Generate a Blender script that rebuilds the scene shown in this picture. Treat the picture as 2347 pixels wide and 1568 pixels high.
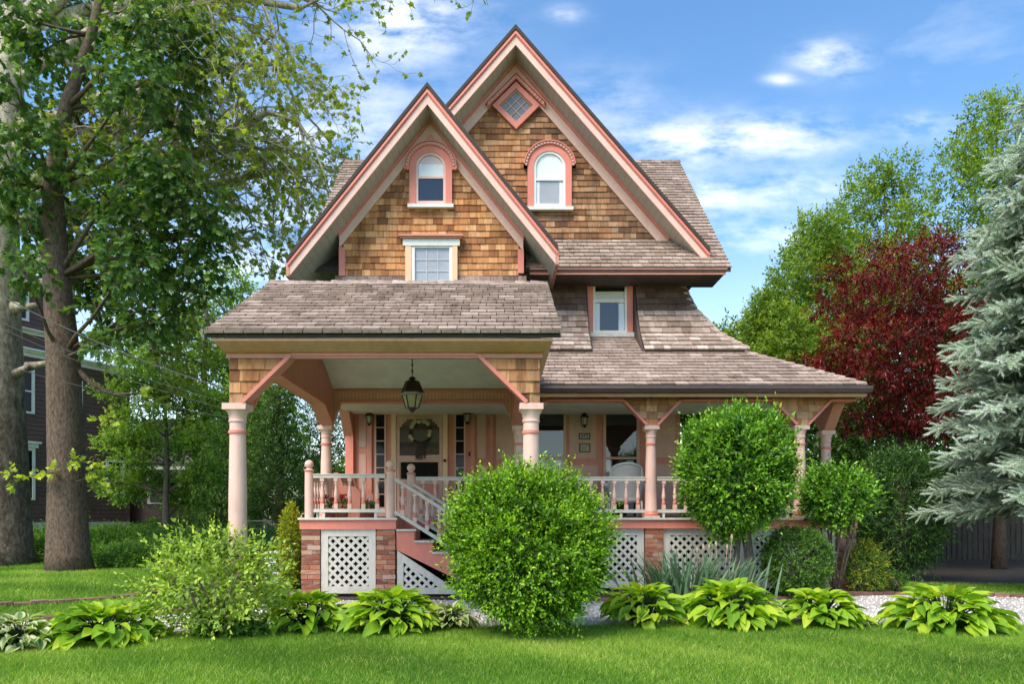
import bpy, math, random
import numpy as np
from mathutils import Vector, Matrix

for _o in list(bpy.data.objects):
    bpy.data.objects.remove(_o, do_unlink=True)
SC = bpy.context.scene
COL = SC.collection
random.seed(7)
RNG = np.random.default_rng(7)

# ------------------------------------------------------------------ camera
# level camera, eye at porch-deck height; F, VX, VY are in pixels of a 2347 px wide picture
F, VX, VY, EYE = 1700.0, 1140.0, 1187.0, 1.30
cam_data = bpy.data.cameras.new('camera')
cam_data.sensor_width = 36.0
cam_data.lens = 36.0 * F / 2347.0
cam_data.shift_x = (1173.5 - VX) / 2347.0
cam_data.shift_y = (VY - 785.0) / 2347.0
cam_data.clip_start = 0.1
cam_data.clip_end = 2000.0
cam = bpy.data.objects.new('camera', cam_data)
COL.objects.link(cam)
cam.location = (0, 0, EYE)
cam.rotation_euler = (math.radians(90), 0, 0)
SC.camera = cam

# ------------------------------------------------------------------ light
SUN_EL, SUN_AZ = 52.0, -142.0      # azimuth clockwise from +Y (north): behind the camera, to its left
sun_data = bpy.data.lights.new('sun', 'SUN')
sun_data.energy = 2.0
sun_data.angle = math.radians(36.0)
sun_data.color = (1.0, 0.955, 0.89)
sun = bpy.data.objects.new('sun', sun_data)
COL.objects.link(sun)
_a, _e = math.radians(SUN_AZ), math.radians(SUN_EL)
_to_sun = Vector((math.sin(_a) * math.cos(_e), math.cos(_a) * math.cos(_e), math.sin(_e)))
sun.rotation_euler = _to_sun.to_track_quat('Z', 'Y').to_euler()
sun.location = (0, 0, 40)

world = bpy.data.worlds.new('World')
SC.world = world
world.use_nodes = True


def build_world():
    nt = world.node_tree
    nt.nodes.clear()
    N, L = nt.nodes, nt.links

    def node(t, **kw):
        n = N.new(t)
        for k, v in kw.items():
            setattr(n, k, v)
        return n

    def math_(op, a, b=None, clamp=False):
        n = node('ShaderNodeMath', operation=op, use_clamp=clamp)
        for i, v in enumerate((a, b)):
            if v is None:
                continue
            if isinstance(v, (int, float)):
                n.inputs[i].default_value = v
            else:
                L.new(v, n.inputs[i])
        return n.outputs[0]

    sky = node('ShaderNodeTexSky', sky_type='NISHITA')
    sky.sun_disc = False
    sky.sun_elevation = math.radians(SUN_EL)
    sky.sun_rotation = math.radians(SUN_AZ)
    sky.air_density = 1.0
    sky.dust_density = 0.2
    sky.ozone_density = 2.2
    hsv = node('ShaderNodeHueSaturation')
    hsv.inputs['Saturation'].default_value = 1.22
    hsv.inputs['Value'].default_value = 0.76
    L.new(sky.outputs[0], hsv.inputs['Color'])
    tc = node('ShaderNodeTexCoord')
    sep = node('ShaderNodeSeparateXYZ')
    L.new(tc.outputs['Generated'], sep.inputs[0])
    x, y, z = sep.outputs
    # cloud layer: the view direction meets a high flat deck
    zz = math_('MAXIMUM', z, 0.02)
    zz = math_('ADD', zz, 0.10)
    comb = node('ShaderNodeCombineXYZ')
    L.new(math_('DIVIDE', x, zz), comb.inputs[0])
    L.new(math_('MULTIPLY', math_('DIVIDE', y, zz), 1.5), comb.inputs[1])
    n1 = node('ShaderNodeTexNoise')
    n1.inputs['Scale'].default_value = 1.7
    n1.inputs['Detail'].default_value = 7.0
    n1.inputs['Roughness'].default_value = 0.58
    n1.inputs['Distortion'].default_value = 0.35
    L.new(comb.outputs[0], n1.inputs['Vector'])
    n2 = node('ShaderNodeTexNoise')
    n2.inputs['Scale'].default_value = 0.6
    n2.inputs['Detail'].default_value = 3.0
    L.new(comb.outputs[0], n2.inputs['Vector'])
    base = math_('ADD', math_('MULTIPLY', n1.outputs['Fac'], 0.75), math_('MULTIPLY', n2.outputs['Fac'], 0.30))
    # cloud banks standing in the part of the sky ahead (azimuth / elevation tangents)
    yy = math_('MAXIMUM', y, 0.05)
    az = math_('DIVIDE', x, yy)
    el = math_('DIVIDE', z, yy)
    n3 = node('ShaderNodeTexNoise')
    n3.inputs['Scale'].default_value = 9.0
    n3.inputs['Detail'].default_value = 6.0
    n3.inputs['Roughness'].default_value = 0.6
    c3 = node('ShaderNodeCombineXYZ')
    L.new(az, c3.inputs[0])
    L.new(math_('MULTIPLY', el, 2.4), c3.inputs[1])
    L.new(c3.outputs[0], n3.inputs['Vector'])
    banks = [(920, 40, 150, 75, .9), (1900, 135, 75, 40, .75), (1740, 312, 200, 48, .85), (1560, 335, 110, 40, .7),
             (1830, 425, 110, 36, .6), (1760, 540, 150, 42, .6), (1600, 440, 80, 35, .6), (2110, 290, 70, 26, .6),
             (690, 330, 330, 260, .34), (640, 620, 260, 120, .5), (1690, 470, 160, 35, .4), (1300, 30, 40, 18, .5),
             (1790, 182, 34, 12, .6), (1380, 250, 130, 90, .28), (820, 330, 140, 120, .3)]
    tot = None
    for bx, by, ba, bb, w in banks:
        du = math_('DIVIDE', math_('SUBTRACT', az, (bx - VX) / F), ba / F)
        dv = math_('DIVIDE', math_('SUBTRACT', el, (VY - by) / F), bb / F)
        r2 = math_('ADD', math_('MULTIPLY', du, du), math_('MULTIPLY', dv, dv))
        g = math_('MULTIPLY', math_('POWER', 2.718, math_('MULTIPLY', r2, -0.9)), w)
        tot = g if tot is None else math_('ADD', tot, g)
    ahead = math_('GREATER_THAN', y, 0.05)
    bank = math_('MULTIPLY', math_('MULTIPLY', tot, 1.0), ahead)
    bank = math_('MULTIPLY', bank, math_('MULTIPLY', math_('SUBTRACT', n3.outputs['Fac'], 0.37), 3.6, True))
    mr = node('ShaderNodeMapRange')
    mr.inputs['From Min'].default_value = 0.62
    mr.inputs['From Max'].default_value = 0.92
    L.new(base, mr.inputs['Value'])
    thin = math_('MULTIPLY', mr.outputs[0], 0.42)
    fac = math_('MINIMUM', math_('MAXIMUM', thin, math_('MULTIPLY', bank, 0.80)), 0.95)
    # haze of the lower sky
    lo = node('ShaderNodeMapRange')
    lo.inputs['From Min'].default_value = 0.0
    lo.inputs['From Max'].default_value = 0.36
    lo.inputs['To Min'].default_value = 0.42
    lo.inputs['To Max'].default_value = 0.0
    L.new(z, lo.inputs['Value'])
    fac = math_('MAXIMUM', fac, lo.outputs[0])
    mix = node('ShaderNodeMix', data_type='RGBA')
    L.new(fac, mix.inputs['Factor'])
    L.new(hsv.outputs[0], mix.inputs[6])
    mix.inputs[7].default_value = (4.6, 4.75, 5.0, 1)
    bg = node('ShaderNodeBackground')
    bg.inputs['Strength'].default_value = 0.15
    L.new(mix.outputs[2], bg.inputs['Color'])
    out = node('ShaderNodeOutputWorld')
    L.new(bg.outputs[0], out.inputs['Surface'])


build_world()
SC.view_settings.view_transform = 'Standard'
SC.view_settings.look = 'None'
SC.view_settings.gamma = 1.0
SC.view_settings.use_white_balance = True      # the photograph is balanced warm
SC.view_settings.white_balance_temperature = 7200
SC.view_settings.white_balance_tint = 10
SC.view_settings.use_curve_mapping = False
SC.view_settings.exposure = 1.46
SC.render.engine = 'CYCLES'
SC.cycles.max_bounces = 8
SC.cycles.transparent_max_bounces = 12
SC.cycles.use_denoising = True


# ------------------------------------------------------------------ helpers
def PX(x, d):
    return (x - VX) * d / F


def PZ(y, d):
    return EYE + (VY - y) * d / F


def at(x, y, d):
    return Vector((PX(x, d), d, PZ(y, d)))


WLOC = {}


def link(o, parent=None):
    COL.objects.link(o)
    if parent is not None:
        o.parent = parent
        o.matrix_parent_inverse = Matrix.Translation(-WLOC.get(parent.name, Vector((0, 0, 0))))
    return o


def tag(o, label=None, cat=None, group=None, kind=None):
    if label: o['label'] = label
    if cat: o['category'] = cat
    if group: o['group'] = group
    if kind: o['kind'] = kind
    return o


def thing(name, loc, label, cat, group=None):
    o = bpy.data.objects.new(name, None)
    o.empty_display_size = 0.2
    COL.objects.link(o)
    o.location = loc
    WLOC[o.name] = Vector(loc)
    return tag(o, label, cat, group)


def mesh_np(name, verts, faces, mats, attrs=None, smooth=False, midx=None):
    """verts (n,3); faces: list of index lists, or an (m,k) array; attrs: per-vertex float arrays"""
    me = bpy.data.meshes.new(name)
    if isinstance(faces, np.ndarray):
        verts = np.ascontiguousarray(verts, dtype=np.float32)
        k = faces.shape[1]
        me.vertices.add(len(verts))
        me.vertices.foreach_set('co', verts.ravel())
        me.loops.add(faces.size)
        me.loops.foreach_set('vertex_index', np.ascontiguousarray(faces, dtype=np.int32).ravel())
        me.polygons.add(len(faces))
        me.polygons.foreach_set('loop_start', np.arange(0, faces.size, k, dtype=np.int32))
        me.polygons.foreach_set('loop_total', np.full(len(faces), k, dtype=np.int32))
        me.update(calc_edges=True)
    else:
        me.from_pydata([tuple(map(float, v)) for v in verts], [], faces)
    for m in (mats if isinstance(mats, (list, tuple)) else [mats]):
        me.materials.append(m)
    if midx is not None:
        me.polygons.foreach_set('material_index', np.asarray(midx, dtype=np.int32))
    if smooth:
        me.polygons.foreach_set('use_smooth', np.ones(len(me.polygons), dtype=bool))
    for an, av in (attrs or {}).items():
        a = me.attributes.new(an, 'FLOAT', 'POINT')
        a.data.foreach_set('value', np.ascontiguousarray(av, dtype=np.float32))
    me.update()
    return me


def add(name, me, parent=None, loc=None, rot=None, scale=None):
    o = bpy.data.objects.new(name, me)
    link(o, parent)
    if loc is not None: o.location = loc
    if rot is not None: o.rotation_euler = rot
    if scale is not None: o.scale = scale
    return o


class MB:
    """collects simple shapes into one mesh"""

    def __init__(self):
        self.v, self.f, self.m = [], [], []

    def poly(self, pts, faces, mi=0):
        b = len(self.v)
        self.v += [tuple(p) for p in pts]
        self.f += [[b + i for i in f] for f in faces]
        self.m += [mi] * len(faces)
        return self

    def box(self, x0, x1, y0, y1, z0, z1, mi=0):
        p = [(x0, y0, z0), (x1, y0, z0), (x1, y1, z0), (x0, y1, z0), (x0, y0, z1), (x1, y0, z1), (x1, y1, z1), (x0, y1, z1)]
        return self.poly(p, [[0, 3, 2, 1], [4, 5, 6, 7], [0, 1, 5, 4], [1, 2, 6, 5], [2, 3, 7, 6], [3, 0, 4, 7]], mi)

    def prism(self, base, ext, mi=0):
        """base: planar polygon of 3-D points, ext: extrusion vector"""
        base = [Vector(p) for p in base]
        ext = Vector(ext)
        n = len(base)
        nrm = Vector((0, 0, 0))
        for i in range(n):
            nrm += base[i].cross(base[(i + 1) % n])
        if nrm.dot(ext) > 0:
            base = base[::-1]
        pts = base + [p + ext for p in base]
        faces = [list(range(n)), list(range(2 * n - 1, n - 1, -1))]
        faces += [[(i + 1) % n, i, n + i, n + (i + 1) % n] for i in range(n)]
        return self.poly(pts, faces, mi)

    def beam(self, a, b, w, h, up=(0, 0, 1), mi=0):
        """bar from a to b, w across, h along up"""
        a, b, up = Vector(a), Vector(b), Vector(up)
        d = (b - a).normalized()
        s = d.cross(up).normalized()
        u = s.cross(d).normalized()
        q = [a + s * (w / 2) * i + u * (h / 2) * j for i, j in ((-1, -1), (1, -1), (1, 1), (-1, 1))]
        return self.prism(q, b - a, mi)

    def tube(self, pts, rads, seg=8, mi=0, cap=True):
        pts = [Vector(p) for p in pts]
        b = len(self.v)
        n = len(pts)
        side = None
        for i, p in enumerate(pts):
            d = (pts[min(i + 1, n - 1)] - pts[max(i - 1, 0)]).normalized()
            if side is None:
                side = d.cross(Vector((0.3, 0.2, 1) if abs(d.z) < .9 else (1, 0.1, 0))).normalized()
            side = (side - d * side.dot(d)).normalized()
            o = d.cross(side)
            r = rads[i] if hasattr(rads, '__len__') else rads
            for k in range(seg):
                t = 2 * math.pi * k / seg
                self.v.append(tuple(p + side * (r * math.cos(t)) + o * (r * math.sin(t))))
        for i in range(n - 1):
            for k in range(seg):
                k2 = (k + 1) % seg
                self.f.append([b + i * seg + k, b + i * seg + k2, b + (i + 1) * seg + k2, b + (i + 1) * seg + k])
                self.m.append(mi)
        if cap:
            self.f.append([b + k for k in range(seg)][::-1]); self.m.append(mi)
            self.f.append([b + (n - 1) * seg + k for k in range(seg)]); self.m.append(mi)
        return self

    def lathe(self, cx, cy, prof, seg=20, mi=0, mis=None, cap=True):
        """prof: list of (r, z) from below upward"""
        b = len(self.v)
        n = len(prof)
        for r, z in prof:
            for k in range(seg):
                t = 2 * math.pi * k / seg
                self.v.append((cx + r * math.cos(t), cy + r * math.sin(t), z))
        for i in range(n - 1):
            for k in range(seg):
                k2 = (k + 1) % seg
                self.f.append([b + i * seg + k, b + i * seg + k2, b + (i + 1) * seg + k2, b + (i + 1) * seg + k])
                self.m.append(mis[i] if mis else mi)
        if cap:
            self.f.append([b + k for k in range(seg)][::-1]); self.m.append(mis[0] if mis else mi)
            self.f.append([b + (n - 1) * seg + k for k in range(seg)]); self.m.append(mis[-1] if mis else mi)
        return self

    def mesh(self, name, mats, smooth=False):
        return mesh_np(name, self.v, self.f, mats, None, smooth, self.m)

    def build(self, name, mats, parent=None, smooth=False, bevel=0.0):
        o = add(name, self.mesh(name, mats, smooth), parent)
        if bevel:
            md = o.modifiers.new('bevel', 'BEVEL')
            md.width = bevel
            md.segments = 1
            md.limit_method = 'ANGLE'
        return o


def smooth_by_angle(o, deg=40):
    me = o.data
    me.polygons.foreach_set('use_smooth', np.ones(len(me.polygons), dtype=bool))
    try:
        me.set_sharp_from_angle(angle=math.radians(deg))
    except Exception:
        pass


# ------------------------------------------------------------------ materials
def new_mat(name):
    m = bpy.data.materials.new(name)
    m.use_nodes = True
    nt = m.node_tree
    bsdf = nt.nodes['Principled BSDF']
    return m, nt, bsdf


def noise(nt, scale, detail=4, rough=.55, vec=None, dim='3D'):
    n = nt.nodes.new('ShaderNodeTexNoise')
    n.inputs['Scale'].default_value = scale
    n.inputs['Detail'].default_value = detail
    n.inputs['Roughness'].default_value = rough
    if vec is not None:
        nt.links.new(vec, n.inputs['Vector'])
    return n


def ramp(nt, fac, stops):
    r = nt.nodes.new('ShaderNodeValToRGB')
    el = r.color_ramp.elements
    while len(el) < len(stops):
        el.new(0.5)
    for e, (p, c) in zip(el, stops):
        e.position = p
        e.color = (*c, 1) if len(c) == 3 else c
    nt.links.new(fac, r.inputs['Fac'])
    return r


def mixc(nt, fac, a, b, blend='MIX'):
    m = nt.nodes.new('ShaderNodeMix')
    m.data_type = 'RGBA'
    m.blend_type = blend
    for s, v in ((m.inputs['Factor'], fac), (m.inputs[6], a), (m.inputs[7], b)):
        if isinstance(v, (int, float)):
            s.default_value = v
        elif isinstance(v, tuple):
            s.default_value = (*v, 1) if len(v) == 3 else v
        else:
            nt.links.new(v, s)
    return m.outputs[2]


def coords(nt, scale=(1, 1, 1), kind='Object'):
    tc = nt.nodes.new('ShaderNodeTexCoord')
    mp = nt.nodes.new('ShaderNodeMapping')
    mp.inputs['Scale'].default_value = scale
    nt.links.new(tc.outputs[kind], mp.inputs['Vector'])
    return mp.outputs[0]


def geo_pos(nt, scale=(1, 1, 1)):
    g = nt.nodes.new('ShaderNodeNewGeometry')
    mp = nt.nodes.new('ShaderNodeMapping')
    mp.inputs['Scale'].default_value = scale
    nt.links.new(g.outputs['Position'], mp.inputs['Vector'])
    return mp.outputs[0]


def bump(nt, h, bsdf, strength=.3, dist=.01):
    b = nt.nodes.new('ShaderNodeBump')
    b.inputs['Strength'].default_value = strength
    b.inputs['Distance'].default_value = dist
    nt.links.new(h, b.inputs['Height'])
    nt.links.new(b.outputs[0], bsdf.inputs['Normal'])


def paint(name, col, rough=.5, wear=.12, grain=(3, 3, 22)):
    m, nt, b = new_mat(name)
    v = geo_pos(nt)
    n1 = noise(nt, 2.3, 6, .65, v)
    n2 = noise(nt, 14, 5, .6, geo_pos(nt, (1, 1, .35)))
    dark = tuple(c * (1 - wear * 2.2) for c in col)
    lite = tuple(min(1, c * (1 + wear * .55) + .01) for c in col)
    r1 = ramp(nt, n1.outputs['Fac'], [(.28, dark), (.5, col), (.75, lite)])
    c = mixc(nt, .35, r1.outputs[0], ramp(nt, n2.outputs['Fac'], [(.35, dark), (.6, lite)]).outputs[0])
    nt.links.new(c, b.inputs['Base Color'])
    b.inputs['Roughness'].default_value = rough
    bump(nt, n2.outputs['Fac'], b, .12, .004)
    return m


def attr(nt, name):
    a = nt.nodes.new('ShaderNodeAttribute')
    a.attribute_name = name
    return a.outputs['Fac']


def shingle_mat(name, fresh, old, grainscale):
    """cedar: 'rnd' picks the piece's tone, 'wx' how weathered it is"""
    m, nt, b = new_mat(name)
    rnd, wx = attr(nt, 'rnd'), attr(nt, 'wx')
    a = ramp(nt, rnd, fresh)
    o = ramp(nt, rnd, old)
    c = mixc(nt, wx, a.outputs[0], o.outputs[0])
    g = noise(nt, 1.0, 5, .65, geo_pos(nt, grainscale))
    c = mixc(nt, 1.0, c, ramp(nt, g.outputs['Fac'], [(.30, (.62, .58, .55)), (.5, (.98, .97, .96)), (.72, (1.15, 1.13, 1.1))]).outputs[0], 'MULTIPLY')
    st = noise(nt, 1.5, 6, .7, geo_pos(nt, (1.7, 1.7, .34)))
    c = mixc(nt, 1.0, c, ramp(nt, st.outputs['Fac'], [(.28, (.45, .42, .40)), (.41, (.90, .88, .86)), (.5, (1, 1, 1)), (.8, (1.10, 1.09, 1.07))]).outputs[0], 'MULTIPLY')
    nt.links.new(c, b.inputs['Base Color'])
    b.inputs['Roughness'].default_value = .82
    b.inputs['Specular IOR Level'].default_value = .25
    bump(nt, g.outputs['Fac'], b, .35, .006)
    return m


def leaf_mat(name, stops, trans=.35, rough=.5, spec=.35, use_obj=False, clump=1.2, clumpamt=.35):
    m, nt, b = new_mat(name)
    if use_obj:
        oi = nt.nodes.new('ShaderNodeObjectInfo')
        r = oi.outputs['Random']
    else:
        r = attr(nt, 'rnd')
    n = noise(nt, clump, 2, .5, geo_pos(nt))
    ad = nt.nodes.new('ShaderNodeMath'); ad.operation = 'MULTIPLY_ADD'
    nt.links.new(n.outputs['Fac'], ad.inputs[0]); ad.inputs[1].default_value = clumpamt * 2
    sb = nt.nodes.new('ShaderNodeMath'); sb.operation = 'SUBTRACT'
    nt.links.new(r, sb.inputs[0]); sb.inputs[1].default_value = clumpamt
    nt.links.new(sb.outputs[0], ad.inputs[2])
    c = ramp(nt, ad.outputs[0], stops).outputs[0]
    nt.links.new(c, b.inputs['Base Color'])
    b.inputs['Roughness'].default_value = rough
    b.inputs['Specular IOR Level'].default_value = spec
    tr = nt.nodes.new('ShaderNodeBsdfTranslucent')
    tc = mixc(nt, 1.0, c, (1.25, 1.25, .55), 'MULTIPLY')
    nt.links.new(tc, tr.inputs['Color'])
    mx = nt.nodes.new('ShaderNodeMixShader')
    mx.inputs[0].default_value = trans
    nt.links.new(b.outputs[0], mx.inputs[1])
    nt.links.new(tr.outputs[0], mx.inputs[2])
    nt.links.new(mx.outputs[0], nt.nodes['Material Output'].inputs['Surface'])
    return m


def glass_mat(name='window_glass', tint=(.985, .99, .985), refl=1.0):
    m, nt, b = new_mat(name)
    nt.nodes.remove(b)
    tr = nt.nodes.new('ShaderNodeBsdfTransparent')
    tr.inputs[0].default_value = (*tint, 1)
    gl = nt.nodes.new('ShaderNodeBsdfGlossy')
    gl.inputs['Roughness'].default_value = .015
    gl.inputs['Color'].default_value = (refl, refl, refl, 1)
    fr = nt.nodes.new('ShaderNodeFresnel')
    fr.inputs['IOR'].default_value = 1.75
    mx = nt.nodes.new('ShaderNodeMixShader')
    ge = nt.nodes.new('ShaderNodeNewGeometry')          # only the outer face of a pane mirrors
    inv = nt.nodes.new('ShaderNodeMath'); inv.operation = 'SUBTRACT'; inv.inputs[0].default_value = 1.0
    nt.links.new(ge.outputs['Backfacing'], inv.inputs[1])
    mu = nt.nodes.new('ShaderNodeMath'); mu.operation = 'MULTIPLY'
    nt.links.new(fr.outputs[0], mu.inputs[0]); nt.links.new(inv.outputs[0], mu.inputs[1])
    nt.links.new(mu.outputs[0], mx.inputs[0])
    nt.links.new(tr.outputs[0], mx.inputs[1])
    nt.links.new(gl.outputs[0], mx.inputs[2])
    nt.links.new(mx.outputs[0], nt.nodes['Material Output'].inputs['Surface'])
    return m


def plain(name, col, rough=.6, metal=0.0, spec=.5):
    m, nt, b = new_mat(name)
    n = noise(nt, 9, 5, .6, geo_pos(nt))
    c = mixc(nt, 1.0, tuple(col), ramp(nt, n.outputs['Fac'], [(.3, (.78, .78, .78)), (.7, (1.12, 1.12, 1.12))]).outputs[0], 'MULTIPLY')
    nt.links.new(c, b.inputs['Base Color'])
    b.inputs['Roughness'].default_value = rough
    b.inputs['Metallic'].default_value = metal
    b.inputs['Specular IOR Level'].default_value = spec
    return m


def bark_mat(name, a, bcol, c, scale=(6, 6, 1.6), zpale=None):
    m, nt, b = new_mat(name)
    v = geo_pos(nt, scale)
    n = noise(nt, 1.5, 8, .7, v)
    n2 = noise(nt, .55, 3, .5, v)
    col = ramp(nt, n.outputs['Fac'], [(.32, a), (.5, bcol), (.7, c)]).outputs[0]
    if zpale:
        sep = nt.nodes.new('ShaderNodeSeparateXYZ')
        nt.links.new(geo_pos(nt), sep.inputs[0])
        mr = nt.nodes.new('ShaderNodeMapRange')
        mr.inputs['From Min'].default_value = zpale[0]
        mr.inputs['From Max'].default_value = zpale[1]
        nt.links.new(sep.outputs[2], mr.inputs['Value'])
        ad = nt.nodes.new('ShaderNodeMath'); ad.operation = 'MULTIPLY_ADD'; ad.use_clamp = True
        nt.links.new(n2.outputs['Fac'], ad.inputs[0]); ad.inputs[1].default_value = 1.6
        sb = nt.nodes.new('ShaderNodeMath'); sb.operation = 'SUBTRACT'
        nt.links.new(mr.outputs[0], sb.inputs[0]); sb.inputs[1].default_value = .8
        nt.links.new(sb.outputs[0], ad.inputs[2])
        pale = ramp(nt, n.outputs['Fac'], [(.35, (.20, .16, .11)), (.5, (.42, .37, .28)), (.66, (.55, .51, .42))]).outputs[0]
        col = mixc(nt, ad.outputs[0], col, pale)
    nt.links.new(col, b.inputs['Base Color'])
    b.inputs['Roughness'].default_value = .9
    b.inputs['Specular IOR Level'].default_value = .15
    bump(nt, n.outputs['Fac'], b, .7, .03)
    return m


M = {}
M['pink'] = paint('pale_pink_paint', (.74, .475, .395), .55, .08)
M['salmon'] = paint('salmon_paint', (.70, .215, .155), .5, .07)
M['salmon_dull'] = paint('faded_salmon_paint', (.60, .235, .165), .55, .08)
M['peach'] = paint('peach_paint', (.52, .265, .145), .55, .12)
M['apricot'] = paint('apricot_paint', (.78, .50, .30), .55, .06)
M['white'] = paint('white_paint', (.74, .72, .67), .45, .08)
M['offwhite'] = paint('aged_white_paint', (.60, .565, .50), .5, .12)
M['sage'] = paint('grey_green_paint', (.42, .43, .36), .6, .06)
M['soffit'] = paint('soffit_paint', (.40, .37, .31), .65, .10)
M['panel'] = paint('dusty_pink_paint', (.60, .36, .28), .55, .06)
M['umber'] = paint('dark_umber', (.06, .042, .035), .7, .15)
M['gutter'] = plain('brown_gutter_metal', (.085, .055, .048), .35, .2)
M['iron'] = plain('dark_iron', (.035, .026, .022), .45, .5)
M['zinc'] = plain('dull_zinc', (.30, .30, .28), .5, .6)
M['dark'] = plain('dark_room', (.014, .013, .012), .9, 0, .1)
M['curtain'] = paint('curtain_cloth', (.78, .78, .78), .9, .05)
M['curtain_grey'] = paint('grey_shade_cloth', (.40, .40, .42), .9, .05)
M['blind'] = paint('pale_blind', (.80, .80, .79), .8, .04)
M['glass'] = glass_mat()
M['milk'] = plain('clouded_glass', (.42, .37, .27), .35)
M['terracotta'] = plain('terracotta', (.36, .13, .075), .8)
M['deckfloor'] = paint('grey_deck_paint', (.40, .41, .39), .45, .12)
M['wicker'] = plain('white_wicker', (.62, .62, .60), .6)
M['brown_siding'] = paint('dark_brown_siding', (.125, .058, .046), .6, .16)
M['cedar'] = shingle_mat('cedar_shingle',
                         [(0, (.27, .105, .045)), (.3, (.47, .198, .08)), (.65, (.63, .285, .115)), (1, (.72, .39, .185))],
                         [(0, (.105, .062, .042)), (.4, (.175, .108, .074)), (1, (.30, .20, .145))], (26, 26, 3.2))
M['roof'] = shingle_mat('roof_shingle',
                        [(0, (.30, .225, .185)), (.35, (.375, .286, .238)), (.75, (.425, .33, .28)), (1, (.50, .40, .345))],
                        [(0, (.15, .108, .08)), (.5, (.19, .138, .105)), (1, (.24, .18, .142))], (18, 18, 18))
M['skirt'] = shingle_mat('weathered_shingle',
                         [(0, (.27, .195, .155)), (.4, (.38, .295, .245)), (1, (.54, .455, .395))],
                         [(0, (.095, .056, .042)), (.5, (.17, .105, .082)), (1, (.25, .165, .13))], (28, 28, 3.2))


def beadboard(name, col, axis):
    m, nt, b = new_mat(name)
    w = nt.nodes.new('ShaderNodeTexWave')
    w.bands_direction = axis
    w.inputs['Scale'].default_value = 5.2
    w.inputs['Detail'].default_value = 0
    nt.links.new(geo_pos(nt), w.inputs['Vector'])
    n = noise(nt, 3, 4, .6, geo_pos(nt))
    c = mixc(nt, 1.0, tuple(col), ramp(nt, n.outputs['Fac'], [(.3, (.88, .88, .88)), (.7, (1.08, 1.08, 1.08))]).outputs[0], 'MULTIPLY')
    c = mixc(nt, 1.0, c, ramp(nt, w.outputs['Fac'], [(.02, (.72, .72, .70)), (.16, (1, 1, 1))]).outputs[0], 'MULTIPLY')
    nt.links.new(c, b.inputs['Base Color'])
    b.inputs['Roughness'].default_value = .5
    bump(nt, ramp(nt, w.outputs['Fac'], [(.0, (0, 0, 0)), (.15, (1, 1, 1))]).outputs[0], b, .5, .006)
    return m


M['bead_ceiling'] = beadboard('beadboard_ceiling', (.74, .73, .62), 'Y')
M['bead_beam'] = beadboard('beadboard_beam', (.64, .33, .22), 'X')


def brick_mat(name, stops, wash=.5):
    m, nt, b = new_mat(name)
    c = ramp(nt, attr(nt, 'rnd'), stops).outputs[0]
    n = noise(nt, 9, 6, .7, geo_pos(nt, (.5, .5, 2.2)))
    c = mixc(nt, ramp(nt, n.outputs['Fac'], [(.50, (0, 0, 0)), (.72, (wash, wash, wash))]).outputs[0], c, (.52, .43, .37))
    n2 = noise(nt, 60, 3, .6, geo_pos(nt))
    c = mixc(nt, 1.0, c, ramp(nt, n2.outputs['Fac'], [(.3, (.7, .7, .7)), (.7, (1.15, 1.15, 1.15))]).outputs[0], 'MULTIPLY')
    nt.links.new(c, b.inputs['Base Color'])
    b.inputs['Roughness'].default_value = .9
    bump(nt, n2.outputs['Fac'], b, .5, .006)
    return m


M['brick'] = brick_mat('old_brick', [(0, (.20, .062, .038)), (.4, (.37, .122, .066)), (.75, (.48, .19, .105)), (1, (.50, .33, .24))], .8)
M['edging'] = brick_mat('edging_brick', [(0, (.13, .06, .045)), (.5, (.21, .10, .070)), (1, (.28, .15, .11))], .25)
M['mortar'] = plain('mortar', (.28, .22, .18), .95)
M['black_glass'] = plain('black_glass', (.008, .008, .010), .08, 0, .18)
M['screen'] = plain('insect_screen', (.075, .066, .060), .6)
M['leaded'] = plain('patterned_glass', (.20, .20, .22), .18)
M['roof_flat'] = soft = plain('grey_shingle_roof', (.15, .135, .115), .9)
M['wire'] = plain('weathered_wire', (.05, .05, .05), .6)
M['bar_grey'] = paint('grey_bar', (.50, .50, .51), .7, .04)

# ------------------------------------------------------------------ shingles and other laid pieces
PIECES = {'wall_shingle': [], 'roof_shingle': []}


def clip_convex(sub, poly):
    area = sum(poly[i][0] * poly[(i + 1) % len(poly)][1] - poly[(i + 1) % len(poly)][0] * poly[i][1] for i in range(len(poly)))
    if area < 0:
        poly = poly[::-1]
    out = sub
    for i in range(len(poly)):
        ax, ay = poly[i]
        bx, by = poly[(i + 1) % len(poly)]
        inp, out = out, []
        if not inp:
            return []
        side = [(bx - ax) * (p[1] - ay) - (by - ay) * (p[0] - ax) for p in inp]
        for k in range(len(inp)):
            p, q, sp, sq = inp[k], inp[(k + 1) % len(inp)], side[k], side[(k + 1) % len(inp)]
            if sp >= 0:
                out.append(p)
            if (sp > 0 and sq < 0) or (sp < 0 and sq > 0):
                t = sp / (sp - sq)
                out.append((p[0] + (q[0] - p[0]) * t, p[1] + (q[1] - p[1]) * t))
    return out


def poly_area(p):
    return abs(sum(p[i][0] * p[(i + 1) % len(p)][1] - p[(i + 1) % len(p)][0] * p[i][1] for i in range(len(p)))) / 2


def seen_size(pts):
    q = [(p[0] / max(p[1], .5), (p[2] - EYE) / max(p[1], .5)) for p in pts]
    return poly_area(q)


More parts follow.
